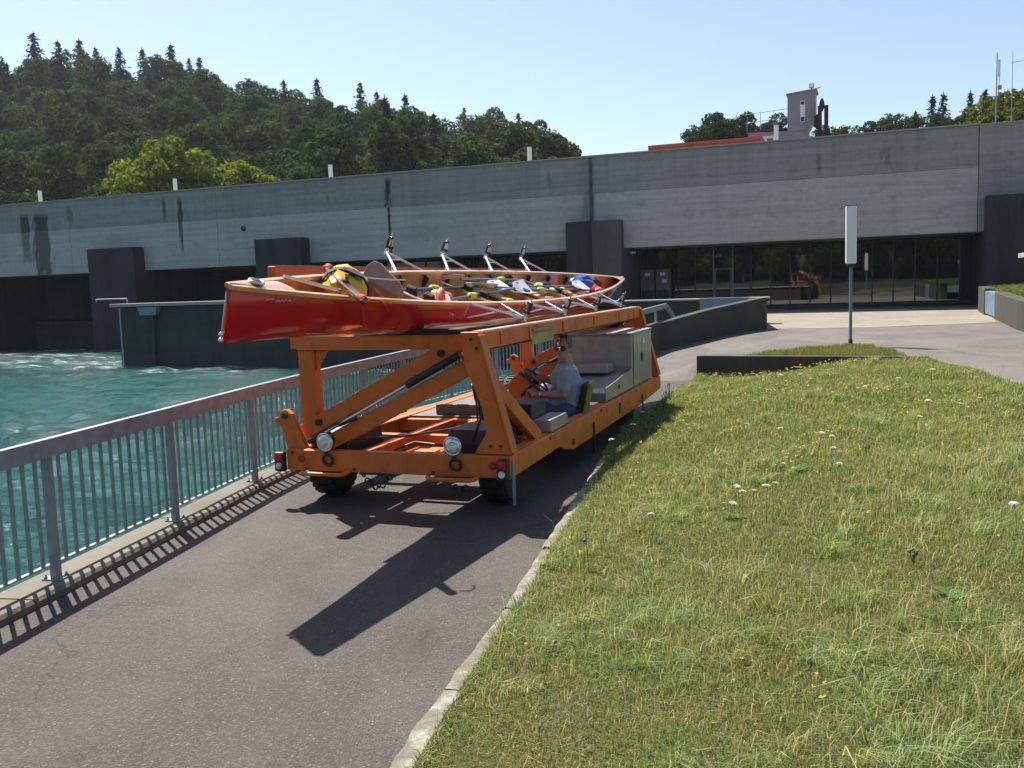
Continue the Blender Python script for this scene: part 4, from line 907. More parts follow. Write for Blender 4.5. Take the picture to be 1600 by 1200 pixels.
# swinging parallelogram arms, hooks, cradle: once at the front, once at the rear
for k, y in enumerate((0.14, 6.74)):
    up_ = vp('lifting_arm', MB().beam((-2.22, y + 0.06, 0.68), (-0.50, y + 0.06, 1.555), 0.12, 0.155))
    for (x, z) in ((-2.03, 0.785), (-0.70, 1.45)): MB().lathe((x, y - 0.001, z), (0, -1, 0), [(0, 0.036), (0.022, 0.036), (0.022, 0.018), (0.032, 0.018)], 10).build('pivot_bolt', 'steel_dark', up_)
    vp('lifting_arm', MB().beam((-1.93, y + 0.06, 0.585), (-0.37, y + 0.06, 1.36), 0.12, 0.15))
    cyl = vp('hydraulic_cylinder', MB().tube([(-1.05, y - 0.03, 1.155), (-0.5, y - 0.03, 1.44)], 0.035, 12), 'black_plastic', smooth=50, bevel=0)
    MB().tube([(-1.95, y - 0.03, 0.69), (-1.06, y - 0.03, 1.15)], 0.014, 10).build('piston_rod', 'steel', cyl, smooth=50)
    MB().tube([(-2.15, y - 0.012, 0.585), (-1.85, y - 0.02, 0.755), (-1.6, y - 0.03, 0.84)], 0.022, 8).build('hose', 'black_plastic', cyl, smooth=50)
    hk = [(-2.12, 0.52), (-2.30, 0.40), (-2.345, 0.56), (-2.40, 0.75), (-2.445, 0.785), (-2.47, 0.79), (-2.475, 0.83), (-2.42, 0.845), (-2.39, 0.905), (-2.34, 0.92), (-2.28, 0.875), (-2.24, 0.78)]
    h_ = vp('hook', front_poly(hk, y - 0.10, y - 0.03)); MB().tube([(-2.34, y - 0.13, 0.86), (-2.34, y, 0.86)], 0.03, 10).build('pin', 'steel_dark', h_)
    vp('cradle_post', MB().box(-2.24, -2.075, y + 0.02, y + 0.16, 0.66, 1.48)); vp('cradle_gusset', front_poly([(-2.07, 1.478), (-1.93, 1.478), (-2.07, 1.28)], y + 0.06, y + 0.09))
    vp('cradle_cross_beam', MB().box(-2.24, -0.47, y + 0.005, y + 0.165, 1.485, 1.622))
    vp('cradle_pad', MB().box(-1.62, -0.5, y - 0.005, y + 0.17, 1.624, 1.672), 'rubber', bevel=0.015)
    vp('cradle_upright', MB().box(-2.33, -2.245, y + 0.03, y + 0.13, 1.50, 2.155))
vp('cradle_rail', MB().box(-2.34, -2.25, -0.12, 7.35, 2.16, 2.30)); vp('rail_wear_strip', MB().box(-2.335, -2.255, -0.1, 7.33, 2.301, 2.312), 'orange_worn', bevel=0)
vp('cradle_beam', MB().box(-2.22, -2.10, 0.31, 6.73, 1.49, 1.60)); vp('cradle_beam', MB().box(-0.72, -0.60, 0.31, 6.73, 1.40, 1.48))
# wheels with mudguards
tyre = MB().lathe((0, 0, 0), (1, 0, 0), [(-0.13, 0.20), (-0.14, 0.26), (-0.125, 0.31), (-0.09, 0.33), (0.09, 0.33), (0.125, 0.31), (0.14, 0.26), (0.13, 0.20)], 32).mesh('tyre', 35)
treads = MB()
for i in range(30):
    a = i * math.pi * 2 / 30
    for x0, x1 in ((-0.115, -0.02), (0.02, 0.115)):
        c, s_ = math.cos(a), math.sin(a); c2, s2 = math.cos(a + 0.11), math.sin(a + 0.11)
        treads.hexa([(x0, c * 0.32, s_ * 0.32), (x1, c * 0.32, s_ * 0.32), (x1, c2 * 0.32, s2 * 0.32), (x0, c2 * 0.32, s2 * 0.32), (x0, c * 0.342, s_ * 0.342), (x1, c * 0.342, s_ * 0.342), (x1, c2 * 0.342, s2 * 0.342), (x0, c2 * 0.342, s2 * 0.342)])
trm = treads.mesh('tread')
rim = MB().lathe((0, 0, 0), (1, 0, 0), [(-0.11, 0.205), (-0.10, 0.195), (-0.04, 0.17), (-0.04, 0.07), (-0.09, 0.06), (0.09, 0.06), (0.04, 0.07), (0.04, 0.17), (0.10, 0.195), (0.11, 0.205)], 20).mesh('rim', 35)
for x, y, st in ((-2.10, 0.50, 0.05), (-0.29, 0.50, 0.05), (-2.06, 5.62, 0), (-0.30, 5.62, 0)):
    w = empty('wheel'); w.parent = veh; w.location = (x, y, 0.342); w.rotation_euler = (0, 0, st)
    place('tyre', tyre, 'rubber', w); place('tread', trm, 'rubber', w); place('rim', rim, 'steel_dark', w)
fp = [(0.15, 0.46), (0.17, 0.62), (0.30, 0.715), (0.66, 0.725), (0.84, 0.65), (0.90, 0.46)]
vp('mudguard', side_poly(fp, -2.06, -1.73), 'black_plastic', bevel=0.015); vp('mudguard', side_poly(fp, -0.72, -0.24), 'black_plastic', bevel=0.015)
for x in (-2.02, -0.30):
    vp('axle', MB().tube([(x - 0.1, 0.50, 0.342), (-1.15, 0.50, 0.31)], 0.045, 8), 'steel_dark', bevel=0); vp('axle', MB().tube([(x - 0.1, 5.62, 0.342), (-1.15, 5.62, 0.342)], 0.045, 8), 'steel_dark', bevel=0)
# hanging chains under the bar
for x0, x1 in ((-1.52, -1.24), (-0.62, -0.42)):
    ch = empty('chain'); ch.parent = veh
    n_ = int((x1 - x0) / 0.035)
    for i in range(n_):
        t = i / (n_ - 1); x = lerp(x0, x1, t); z = 0.31 - 0.10 * math.sin(math.pi * t) - 0.02 * (i % 2)
        MB().torus((x, 0.05, z), (0, 1, 0) if i % 2 else (1, 0, 0.4), 0.026, 0.009, 10, 6).build('chain_link', 'steel_dark', ch)
    MB().box(x0 - 0.02, x1 + 0.02, 0.0, 0.1, 0.315, 0.338).build('chain_bracket', 'steel_dark', ch)
# lights, reflectors, bumper bows, tow rings
for x in (-1.86, -0.54):
    h = empty('headlight'); h.parent = veh; h.location = (x, -0.045, 0.625); h.rotation_euler = (R(4), 0, R(-3))
    MB().lathe((0, 0, 0), (0, -1, 0), [(-0.10, 0.035), (-0.08, 0.06), (-0.03, 0.083), (0.0, 0.088), (0.008, 0.088)], 24).build('shell', 'black_plastic', h, smooth=40)
    MB().torus((0, -0.010, 0), (0, 1, 0), 0.084, 0.008, 28, 8).build('rim', 'chrome', h, smooth=60)
    MB().lathe((0, -0.009, 0), (0, -1, 0), [(0, 0.078), (0.010, 0.070), (0.018, 0.045), (0.021, 0.0)], 24).build('lens', 'lens', h, smooth=60)
    MB().box(-0.02, 0.02, 0.0, 0.05, -0.12, -0.08).build('mount', 'steel_dark', h)
    r_ = vp('tow_ring', MB().torus((x + 0.02, -0.05, 0.455), (0, 1, 0.15), 0.052, 0.014, 20, 8), 'black_plastic', smooth=60, bevel=0)
for x, sgn in ((-2.14, 1), (-0.17, 1)):
    vp('reflector', MB().lathe((x, -0.031, 0.455), (0, -1, 0), [(0, 0.036), (0.008, 0.036), (0.012, 0.030)], 18), 'red_lens', bevel=0)
for x in (-2.355, -0.055):
    tl = vp('light_cluster', MB().box(x - 0.05, x + 0.05, -0.10, -0.032, 0.335, 0.52), 'black_plastic')
    MB().box(x - 0.04, x + 0.04, -0.11, -0.101, 0.44, 0.51).build('red_lens', 'red_lens', tl); MB().lathe((x, -0.101, 0.39), (0, -1, 0), [(0, 0.034), (0.012, 0.03)], 14).build('clear_lens', 'lens', tl)
for x0, x1 in ((-2.12, -1.62), (-0.80, -0.30)):
    vp('bumper_bow', MB().tube([(x0, -0.02, 0.355), (x0 + 0.02, -0.10, 0.335), (x0 + 0.06, -0.13, 0.33), (x1 - 0.06, -0.13, 0.33), (x1 - 0.02, -0.10, 0.335), (x1, -0.02, 0.355)], 0.02, 10), smooth=60, bevel=0)
for y, m_ in ((0.02, 'galv'), (2.84, 'black_plastic'), (5.6, 'black_plastic')):
    vp('guide_strip', MB().box(0.006, 0.018, y - 0.03, y + 0.03, 0.09 if y < 1 else 0.06, 0.50 if y < 1 else 0.42), m_, bevel=0.003)
# hoses, cables and bolts
hs_ = [((-1.2, 0.09, 0.545), (-1.05, 0.22, 0.60), (-0.75, 0.30, 0.56), (-0.45, 0.20, 0.62), (-0.33, 0.13, 0.85), (-0.36, 0.128, 1.2), (-0.44, 0.128, 1.42)), ((-0.25, 0.14, 0.56), (-0.24, 0.6, 0.55), (-0.22, 1.2, 0.56), (-0.4, 1.5, 0.60)), ((-0.34, 0.3, 1.472), (-0.34, 1.4, 1.465), (-0.34, 3.0, 1.47), (-0.34, 6.5, 1.468)), ((-0.9, 1.45, 0.62), (-1.1, 1.2, 0.57), (-1.45, 0.8, 0.55), (-1.75, 0.3, 0.60), (-1.9, 0.13, 0.66))]
for pts in hs_: vp('hydraulic_hose', MB().tube(pts, 0.012, 8), 'black_plastic', smooth=60, bevel=0)
bm_ = MB().lathe((0, 0, 0), (0, -1, 0), [(0, 0.016), (0.010, 0.016), (0.010, 0.008), (0.016, 0.008)], 6).mesh('bolt')
for x, z in ((-2.24, 0.51), (-1.57, 0.37), (-0.75, 0.37)):
    q = place('bolt', bm_, 'steel_dark', veh); q.location = (x, -0.031, z)
for x, z in ((-0.35, 1.58), (-0.30, 1.50), (-0.1, 0.62), (-0.2, 0.62)):
    q = place('bolt', bm_, 'steel_dark', veh); q.location = (x, 0.019, z)
bs_ = MB().lathe((0, 0, 0), (1, 0, 0), [(0, 0.014), (0.009, 0.014), (0.009, 0.007), (0.014, 0.007)], 6).mesh('bolt')
for y in (1.15, 3.2, 5.2):
    q = place('bolt', bs_, 'steel_dark', veh); q.location = (0.001, y, 0.505)
for y in (0.55, 1.4, 2.6, 4.0, 5.4, 6.4): vp('weld_lug', MB().box(-0.2749, -0.262, y, y + 0.05, 1.50, 1.62), bevel=0.003)
# superstructure: checker plate boxes, deck, console, seat
bx_ = vp('tool_box', MB().box(-1.05, -0.055, 5.22, 6.62, 0.542, 1.30), 'checker', bevel=0.012)
MB().box(-1.06, -0.045, 5.20, 6.64, 1.302, 1.325).build('lid', 'checker', bx_, bevel=0.006); MB().box(-0.054, -0.040, 5.86, 5.91, 0.88, 1.0).build('latch', 'steel_dark', bx_); MB().box(-0.054, -0.049, 5.98, 6.10, 1.12, 1.22).build('sticker', 'white_paint', bx_); MB().box(-0.054, -0.050, 5.3, 5.33, 0.56, 1.28).build('seam', 'steel_dark', bx_)
eb = vp('engine_box', side_poly([(3.66, 0.542), (3.66, 0.66), (3.75, 0.70), (5.19, 0.785), (5.19, 0.542)], -1.05, -0.055), 'checker', bevel=0.01)
MB().prism([(-0.054, 3.64, 0.56), (-0.054, 3.64, 0.72), (-0.054, 5.2, 0.825), (-0.054, 5.2, 0.56)], (0.012, 0, 0)).build('side_plate', 'checker', eb); MB().lathe((-0.041, 4.35, 0.66), (1, 0, 0), [(0, 0.03), (0.008, 0.03)], 12).build('lock', 'steel_dark', eb)
vp('small_box', MB().box(-0.85, -0.30, 4.75, 5.15, 0.80, 0.92), 'checker'); 
vp('deck_plate', MB().box(-2.13, -1.10, 2.36, 5.0, 0.516, 0.53), 'dull_plate', bevel=0.003); vp('deck_plate', MB().box(-1.80, -1.14, 2.34, 2.348, 0.38, 0.512), 'dull_plate', bevel=0)
vp('deck_box', MB().box(-1.85, -1.12, 2.46, 2.52, 0.532, 0.655), 'dull_plate')
vp('battery_box', MB().box(-0.60, -0.235, 1.30, 1.78, 0.515, 0.83), 'black_plastic', bevel=0.015)
stp = vp('step_box', side_poly([(1.30, 0.542), (1.30, 0.67), (1.86, 0.67), (1.98, 0.545)], -0.225, -0.03), 'checker'); MB().box(-0.232, -0.05, 1.29, 1.75, 0.672, 0.83).box(-0.05, -0.04, 1.3, 1.6, 0.672, 0.70).build('step_back', 'checker', stp) if False else None
vp('floor_pan', MB().box(-1.05, -0.07, 2.0, 3.6, 0.508, 0.514), 'steel_dark', bevel=0)
cons = vp('console', MB().prism([(-1.10, 2.95, 0.53), (-0.84, 2.95, 0.53), (-0.80, 2.95, 0.86), (-0.97, 2.95, 0.99), (-1.10, 2.95, 0.86)], (0, 0.42, 0)), bevel=0.02)
MB().prism([(-0.955, 2.97, 0.985), (-0.80, 2.97, 0.87), (-0.79, 2.97, 0.885), (-0.945, 2.97, 1.0)], (0, 0.38, 0)).build('dashboard', 'black_plastic', cons)
sw = empty('steering_wheel'); sw.parent = veh; sw.location = (-0.70, 2.86, 0.90); sw.rotation_euler = (0, R(48), 0)
MB().torus((0, 0, 0), (0, 0, 1), 0.185, 0.016, 32, 8).build('rim', 'black_plastic', sw, smooth=60)
mb = MB()
for a in (0.3, 2.4, 4.5): mb.beam((0, 0, -0.01), (math.cos(a) * 0.18, math.sin(a) * 0.18, 0), 0.03, 0.012)
mb.build('spokes', 'black_plastic', sw); MB().lathe((0, 0, 0), (0, 0, 1), [(-0.26, 0.022), (-0.03, 0.022), (-0.02, 0.05), (0.02, 0.045)], 14).build('column', 'black_plastic', sw, smooth=40)
for i, x in enumerate((-0.92, -0.86)):
    lv = vp('lever', MB().tube([(x, 1.52, 0.52), (x - 0.01, 1.5, 0.84)], 0.012, 8), 'steel_dark', bevel=0); MB().tube([(x - 0.01, 1.5, 0.84), (x - 0.03, 1.49, 1.0)], [0.019, 0.023], 8).build('grip', 'black_plastic', lv, smooth=50)
vp('lever_box', MB().box(-1.0, -0.78, 1.4, 1.62, 0.515, 0.62), 'orange')
seat = empty('seat'); seat.parent = veh; seat.location = (-0.36, 2.88, 0.0); seat.rotation_euler = (0, 0, R(8))
MB().box(-0.20, 0.20, -0.22, 0.22, 0.455, 0.525).build('cushion', 'black_cloth', seat, bevel=0.025)
MB().prism([(0.155, -0.21, 0.50), (0.215, -0.21, 0.48), (0.305, -0.21, 0.86), (0.25, -0.21, 0.90)], (0, 0.42, 0)).build('backrest', 'black_cloth', seat, bevel=0.025)
MB().prism([(0.225, -0.20, 0.46), (0.25, -0.20, 0.45), (0.345, -0.20, 0.88), (0.312, -0.20, 0.90)], (0, 0.40, 0)).build('back_shell', 'seat_shell', seat, bevel=0.01)
MB().box(-0.15, 0.15, -0.16, 0.16, 0.38, 0.453).build('seat_base', 'steel_dark', seat)

# ------------------------------------------------------------------ rowing boat
BL = 11.6; TILT = R(23)
vm = veh.matrix_basis
bo = vm @ Vector((-1.27, -2.40, 1.672))
boat = empty('rowing_boat', tuple(bo), (0, TILT, VA), label='long red rowing boat with varnished wood interior lying tilted on the transporter', cat='boat')
def bt(t): return 0.035 + 0.465 * (1 - abs(2 * t - 1) ** 2.3) if t > 0.5 else 0.022 + 0.478 * (1 - abs(2 * t - 1) ** 2.3)
def zk(t): return 0.05 * abs(2 * t - 1) ** 2.5 + (0.10 * max(0, (t - 0.9) / 0.1) ** 2)
def zg(t): return 0.405 + 0.075 * abs(2 * t - 1) ** 2.2
def sect(t, s, off=0.0):
    b = bt(t) - off; e = abs(2 * t - 1) ** 6
    xr = math.sin(s * math.pi / 2) ** 0.72; zr = (1 - math.cos(s * math.pi / 2)) ** 1.05
    x = b * lerp(xr, s ** 0.8 * 0.95 + 0.05 * s, e); z = zk(t) + off * 1.2 + (zg(t) - zk(t) - off * 1.2) * lerp(zr, s, e)
    y = t * BL - (1 - s) * 0.55 * max(0, (t - 0.93) / 0.07) ** 1.5 + 0.11 * (1 - s) * max(0, 1 - t / 0.04)
    return x, y, z
NS, NM = 72, 12
def shell(off, t0=0.0, t1=1.0):
    vs = []; fs = []
    for i in range(NS + 1):
        t = lerp(t0, t1, i / NS)
        for sgn in (-1, 1):
            for j in range(NM + 1):
                x, y, z = sect(t, j / NM, off); vs.append((sgn * x, y, z))
    w = 2 * (NM + 1)
    for i in range(NS):
        for h in (0, 1):
            for j in range(NM):
                a = i * w + h * (NM + 1) + j; fs.append((a, a + 1, a + w + 1, a + w))
    return vs, fs, w
vs, fs, w = shell(0)
fs.append(tuple(range(NM, -1, -1)) + tuple(range(NM + 1, 2 * NM + 2)))       # flat stem
b_ = NS * w; fs.append(tuple(b_ + k for k in list(range(NM, -1, -1)) + list(range(NM + 1, 2 * NM + 2))))
hull = MB().add(vs, fs).build('hull', 'hull_red', boat, smooth=35)
vs, fs, w = shell(0.016, 0.012, 0.985)
inner = MB().add(vs, fs).build('inner_skin', 'varnish', boat, smooth=35)
for sgn in (-1, 1):
    vs = []; fs = []
    for i in range(NS + 1):
        t = i / NS; x, y, z = sect(t, 1.0)
        vs += [(sgn * (x + 0.010), y, z - 0.022), (sgn * (x + 0.010), y, z + 0.008), (sgn * max(x - 0.030, 0.001), y, z + 0.008), (sgn * max(x - 0.030, 0.001), y, z - 0.022)]
    for i in range(NS):
        for e in range(4): fs.append((i * 4 + e, i * 4 + (e + 1) % 4, i * 4 + 4 + (e + 1) % 4, i * 4 + 4 + e))
    fs += [(0, 1, 2, 3), tuple(NS * 4 + e for e in (3, 2, 1, 0))]
    MB().add(vs, fs).build('gunwale', 'varnish_deck', boat, smooth=40)
def deck(t0, t1, name, curve):
    vs = []; fs = []; n = 14
    for i in range(n + 1):
        t = lerp(t0, t1, i / n); x, y, z = sect(t, 1.0); x = max(x - 0.031, 0.004)
        for k in range(7):
            q = k / 3 - 1; yy = y - (curve * (1 - q * q) if (i == n and t1 < 0.5) else 0)
            vs.append((x * q, yy, z + 0.004 + 0.012 * (1 - q * q)))
    for i in range(n):
        for k in range(6): a = i * 7 + k; fs.append((a, a + 1, a + 8, a + 7))
    return MB().add(vs, fs).build(name, 'varnish_deck', boat, smooth=50)
dk = deck(0.001, 0.062, 'stern_deck', 0.16)
deck(0.955, 0.995, 'bow_deck', 0)
MB().torus((0.0, 0.30, 0.502), (0, 0, 1), 0.05, 0.012, 20, 8).build('deck_ring', 'steel', dk, smooth=60); MB().lathe((0, 0.30, 0.492), (0, 0, 1), [(0, 0.045), (0.006, 0.04)], 16).build('deck_plug', 'black_plastic', dk)
vp('stem_strip', MB().tube([(0, 0.088, 0.07), (0, -0.002, 0.43)], 0.006, 8), 'steel', boat, bevel=0)
MB().ball((0, 0.070, 0.12), 0.016, 0.020, 0.016).ball((0, 0.085, 0.075), 0.018, 0.02, 0.016).build('rudder_fitting', 'steel', boat, smooth=60)
def hull_pt(t, s, sgn=1, out=0.004):
    x, y, z = sect(t, s); return (sgn * (x + out), y, z)
for a_, b_, amp in ((0.030, 0.036, 0.012), (0.039, 0.052, 0.020)):       # faint white lettering, unreadable in the photograph
    n_ = 9; MB().tube([hull_pt(lerp(a_, b_, k / (n_ - 1)), 0.86 + amp * (1 if k % 2 else -1) * 0.8 + 0.03 * k / n_) for k in range(n_)], 0.0022, 5).build('name_mark', 'white_cord', hull)
MB().ball((0, BL - 0.02, 0.475), 0.035, 0.06, 0.035).build('bow_ball', 'varnish_deck', boat, smooth=60)
def bpt(x, yv, z): return (x, yv + 2.42, z)       # y given along the transporter
def gun(yv): t = (yv + 2.42) / BL; return sect(t, 1.0)
for yv in (0.95, 1.61, 2.26, 2.94, 3.66, 4.38, 5.12, 5.93, 6.7):
    for sgn in (-1, 1):
        x, y, z = gun(yv); x -= 0.03
        MB().prism([(sgn * x, y - 0.02, z - 0.03), (sgn * (x - 0.055), y - 0.02, z - 0.05), (sgn * (x - 0.035), y - 0.02, z - 0.17), (sgn * (x - 0.004), y - 0.02, z - 0.16)], (0, 0.04, 0)).build('rib_bracket', 'black_plastic', boat)
# floor boards, keel runners
for x in (-0.16, 0.0, 0.16):
    MB().box(x - 0.065, x + 0.065, 1.6, 9.6, 0.075 + abs(x) * 0.12, 0.088 + abs(x) * 0.12).build('floor_board', 'bare_wood', boat)
ST = [1.5, 2.96, 4.40, 5.85]
for i, yv in enumerate(ST):
    y0 = yv + 2.42
    s_ = empty('sliding_seat'); s_.parent = boat; s_.location = (0, y0 - 0.15 + 0.12 * (i % 2), 0.25)
    MB().prism([(-0.15, -0.13, 0), (0.15, -0.13, 0), (0.16, 0, 0), (0.13, 0.14, 0), (0.03, 0.11, 0), (-0.03, 0.11, 0), (-0.13, 0.14, 0), (-0.16, 0, 0)], (0, 0, 0.03)).build('seat_top', 'bare_wood', s_, bevel=0.01)
    MB().box(-0.13, 0.13, -0.09, 0.09, -0.05, -0.002).build('carriage', 'black_plastic', s_)
    for x in (-0.13, 0.13): MB().box(x - 0.012, x + 0.012, y0 - 0.5, y0 + 0.35, 0.16, 0.195).build('slide_rail', 'alu', boat)
    f_ = empty('foot_stretcher'); f_.parent = boat; f_.location = (0, y0 - 0.80, 0.10)
    MB().prism([(-0.24, 0.0, 0.02), (0.24, 0.0, 0.02), (0.24, -0.13, 0.21), (-0.24, -0.13, 0.21)], (0, 0.016, 0.012)).build('board', 'bare_wood', f_)
    for x in (-0.10, 0.10): MB().prism([(x - 0.05, 0.03, 0.06), (x + 0.05, 0.03, 0.06), (x + 0.055, -0.10, 0.27), (x - 0.055, -0.10, 0.27)], (0, 0.05, 0.03)).build('shoe', 'black_cloth', f_, bevel=0.015)
    MB().tube([(-0.42, -0.12, 0.20), (0.42, -0.12, 0.20)], 0.012, 8).build('cross_bar', 'alu', f_)
    # riggers on both sides
    for sgn in (-1, 1):
        x, y, z = gun(yv - 0.6); x2, y2, z2 = gun(yv); tip = Vector((sgn * 0.83, y0 - (0.0 if sgn > 0 else 0.16), 0.39 if sgn > 0 else 0.49))
        rg = empty('rigger'); rg.parent = boat
        MB().tube([(sgn * (x + 0.004), y, z - 0.01), tip], 0.0165, 10).build('main_stay', 'alu', rg, smooth=50)
        MB().tube([(sgn * (x2 + 0.004), y2 + 0.15, z2 - 0.01), tip], 0.0125, 10).build('back_stay', 'alu', rg, smooth=50)
        MB().tube([(sgn * x * 0.99, y + 0.05, z - 0.16), lerp(Vector((sgn * x, y, z)), tip, 0.55)], 0.010, 8).build('lower_stay', 'alu', rg, smooth=50)
        MB().tube([lerp(Vector((sgn * x, y, z)), tip, 0.6), lerp(Vector((sgn * x2, y2 + 0.15, z2)), tip, 0.6)], 0.008, 8).build('tie', 'alu', rg, smooth=50)
        MB().lathe(tip - Vector((0, 0, 0.03)), (0, 0, 1), [(0, 0.022), (0.06, 0.022), (0.065, 0.012), (0.20, 0.012), (0.205, 0.007), (0.245, 0.007)], 10).build('pin', 'steel', rg, smooth=40)
        g_ = empty('oarlock'); g_.parent = rg; g_.location = tip + Vector((0, 0, 0.045)); g_.rotation_euler = (0, 0, rng.uniform(-0.7, 0.7) + (0 if sgn < 0 else math.pi))
        MB().prism([(-0.028, -0.02, 0.0), (0.05, -0.02, 0.0), (0.062, -0.02, 0.02), (0.05, -0.02, 0.035), (-0.005, -0.02, 0.025), (-0.005, -0.02, 0.095), (0.03, -0.02, 0.11), (0.02, -0.02, 0.13), (-0.028, -0.02, 0.125)], (0, 0.04, 0)).build('gate_body', 'black_plastic', g_, bevel=0.004)
        MB().tube([(0.045, 0, 0.03), (0.012, 0, 0.12)], 0.006, 6).build('gate_bar', 'steel', g_)

# things in the boat: each one is placed in the boat's own tilted frame
BM = boat.matrix_basis
def in_boat(name, loc, rot=(0, 0, 0), **kw):
    o = empty(name, (0, 0, 0), **kw)
    m_ = BM @ Matrix.Translation(loc) @ Matrix.Rotation(rot[2], 4, 'Z') @ Matrix.Rotation(rot[1], 4, 'Y') @ Matrix.Rotation(rot[0], 4, 'X')
    o.location = m_.translation; o.rotation_euler = m_.to_euler(); return o
yk = in_boat('rudder_yoke', (0.06, 1.42, 0.485), (0, 0, R(-40)), label='dark wooden steering bar laid across the near end of the boat', cat='steering bar')
MB().prism([(-0.50, -0.035, 0), (-0.50, 0.025, 0), (0, 0.05, 0), (0.50, 0.025, 0), (0.50, -0.035, 0), (0, -0.055, 0)], (0, 0, 0.026)).build('bar', 'dark_wood', yk, bevel=0.008)
MB().lathe((0, 0, 0.026), (0, 0, 1), [(0, 0.03), (0.02, 0.03), (0.025, 0.012), (0.05, 0.012)], 12).build('boss', 'steel_dark', yk)
for x, lb in ((-0.44, 'far'), (0.44, 'near')):
    r_ = MB()
    for k in range(4): r_.torus((x + (k - 2) * 0.014, 0.0, 0.012), (1, 0.12 * (k % 2), 0), 0.034, 0.008, 14, 6)
    r_.tube([(x, 0.06, 0.03), (x + 0.04, 0.12, 0.05), (x + 0.06, 0.18, 0.02), (x + 0.02, 0.22, -0.02)], 0.009, 6)
    rr = r_.build('red_rope', 'red_rope', None, smooth=60, label='red rope lashed round the %s end of the steering bar' % lb, cat='rope', group='red ropes on the steering bar')
    rr.matrix_world = Matrix.LocRotScale(yk.location, yk.rotation_euler, None)
ro = MB().tube([(0.40, 1.14, 0.47), (0.41, 1.22, 0.36), (0.36, 1.36, 0.27), (0.36, 1.50, 0.19)], 0.008, 6).build('hanging_rope', 'red_rope', None, smooth=60, label='loose red rope end hanging down the outside of the red hull', cat='rope'); ro.matrix_world = BM
tl_ = MB().tube([(-0.1, 0.78, 0.50), (0.06, 1.15, 0.47), (0.12, 1.28, 0.46)], 0.016, 8).build('steel_tube', 'steel', None, smooth=50, label='short polished tube lying behind the stern deck', cat='tube'); tl_.matrix_world = BM
def bag(name, loc, size, rot, mat, label, strap=True, squash=0.18, seed=1):
    o = in_boat(name, loc, rot, label=label, cat='bag'); g = random.Random(seed); mb = MB(); n, m_ = 28, 16
    for i in range(m_ + 1):
        t = i / m_; th = math.pi * t
        r = abs(math.sin(th)) ** 0.45; h = -math.cos(th)
        h = math.copysign(abs(h) ** 0.7, h)
        for k in range(n):
            a = 2 * math.pi * k / n; w_ = 1 + squash * 0.35 * math.sin(5 * a + 7 * t) + 0.05 * math.sin(11 * a - 9 * t) + g.uniform(-0.02, 0.02)
            mb.v.append((size[0] * r * w_ * math.cos(a), size[1] * h * (1 + 0.05 * math.sin(3 * a)), size[2] * r * w_ * math.sin(a)))
    for i in range(m_):
        for k in range(n): k2 = (k + 1) % n; mb.f.append((i * n + k, i * n + k2, (i + 1) * n + k2, (i + 1) * n + k))
    mb.build('body', mat, o, smooth=35)
    if strap:
        s_ = MB(); pts = [(size[0] * 1.07 * math.cos(a), 0, size[2] * 1.09 * math.sin(a)) for a in [k * math.pi / 8 for k in range(-1, 10)]]
        for a, b in zip(pts, pts[1:]): s_.beam(a, b, 0.012, 0.06, up=(0, 1, 0))
        s_.build('strap', 'black_cloth', o); MB().box(-0.09, 0.09, -0.11, -0.04, size[2] * 1.06, size[2] * 1.06 + 0.02).build('flap', 'black_cloth', o); MB().beam((-0.02, -size[1] * 0.9, size[2] * 0.4), (0.0, -0.02, size[2] * 1.1), 0.05, 0.014, up=(0, 0, 1)).build('strap', 'black_cloth', o)
    return o
bag('dry_bag', (-0.05, 1.66, 0.42), (0.185, 0.24, 0.15), (0.15, 0.1, R(35)), 'yellow_cloth', 'big yellow dry bag with black strap near the steering bar')
bag('blue_bag', (-0.04, 9.05, 0.37), (0.12, 0.20, 0.11), (0.35, 0.2, R(-30)), 'blue_cloth', 'shiny blue bag at the far end of the boat', False, 0.5, 2)
bag('red_bag', (0.12, 9.40, 0.30), (0.13, 0.18, 0.10), (0.1, 0, R(20)), 'red_cloth', 'small red bag right of the blue bag', False, 0.5, 3)
bag('black_bag', (-0.04, 9.75, 0.36), (0.12, 0.18, 0.11), (0.1, 0, R(-10)), 'black_cloth', 'small black bag at the very end of the boat', False, 0.4, 4)
bag('teal_bottle', (0.26, 2.20, 0.36), (0.04, 0.13, 0.04), (0, 0, R(-12)), 'teal', 'pale green bottle beside the yellow bag', False, 0.0, 5)
bd = in_boat('wooden_board', (-0.02, 2.22, 0.42), (R(-8), R(-10), R(-14)), label='upright varnished wooden board leaning behind the yellow bag', cat='board')
pts = [(-0.20, -0.05), (-0.235, 0.06), (-0.22, 0.16), (-0.15, 0.225), (-0.06, 0.21), (0.06, 0.15), (0.20, 0.09), (0.265, 0.03), (0.28, -0.06), (0.22, -0.16), (0.08, -0.21), (-0.12, -0.19)]
MB().prism([(x, -0.011, z) for x, z in pts], (0, 0.022, 0)).build('blade', 'dark_wood' if False else 'varnish_board', bd, bevel=0.008) if 'varnish_board' in M else MB().prism([(x, -0.011, z) for x, z in pts], (0, 0.022, 0)).build('blade', simple('brown_varnish', (0.20, 0.10, 0.05), 0.22, var=0.3, scale=6, coat=0.7), bd, bevel=0.008)  # board in a darker brown varnish than the hull
MB().beam((-0.05, -0.016, -0.02), (0.09, -0.016, -0.08), 0.008, 0.02).build('hinge', 'steel', bd)
cd_ = MB().tube([(-0.25, 1.85, 0.45), (-0.05, 2.06, 0.50), (0.10, 2.16, 0.54), (0.20, 2.20, 0.58)], 0.007, 6).build('cord', 'white_cord', None, smooth=60, label='white cord running from the yellow bag up to the wooden board', cat='cord'); cd_.matrix_world = BM
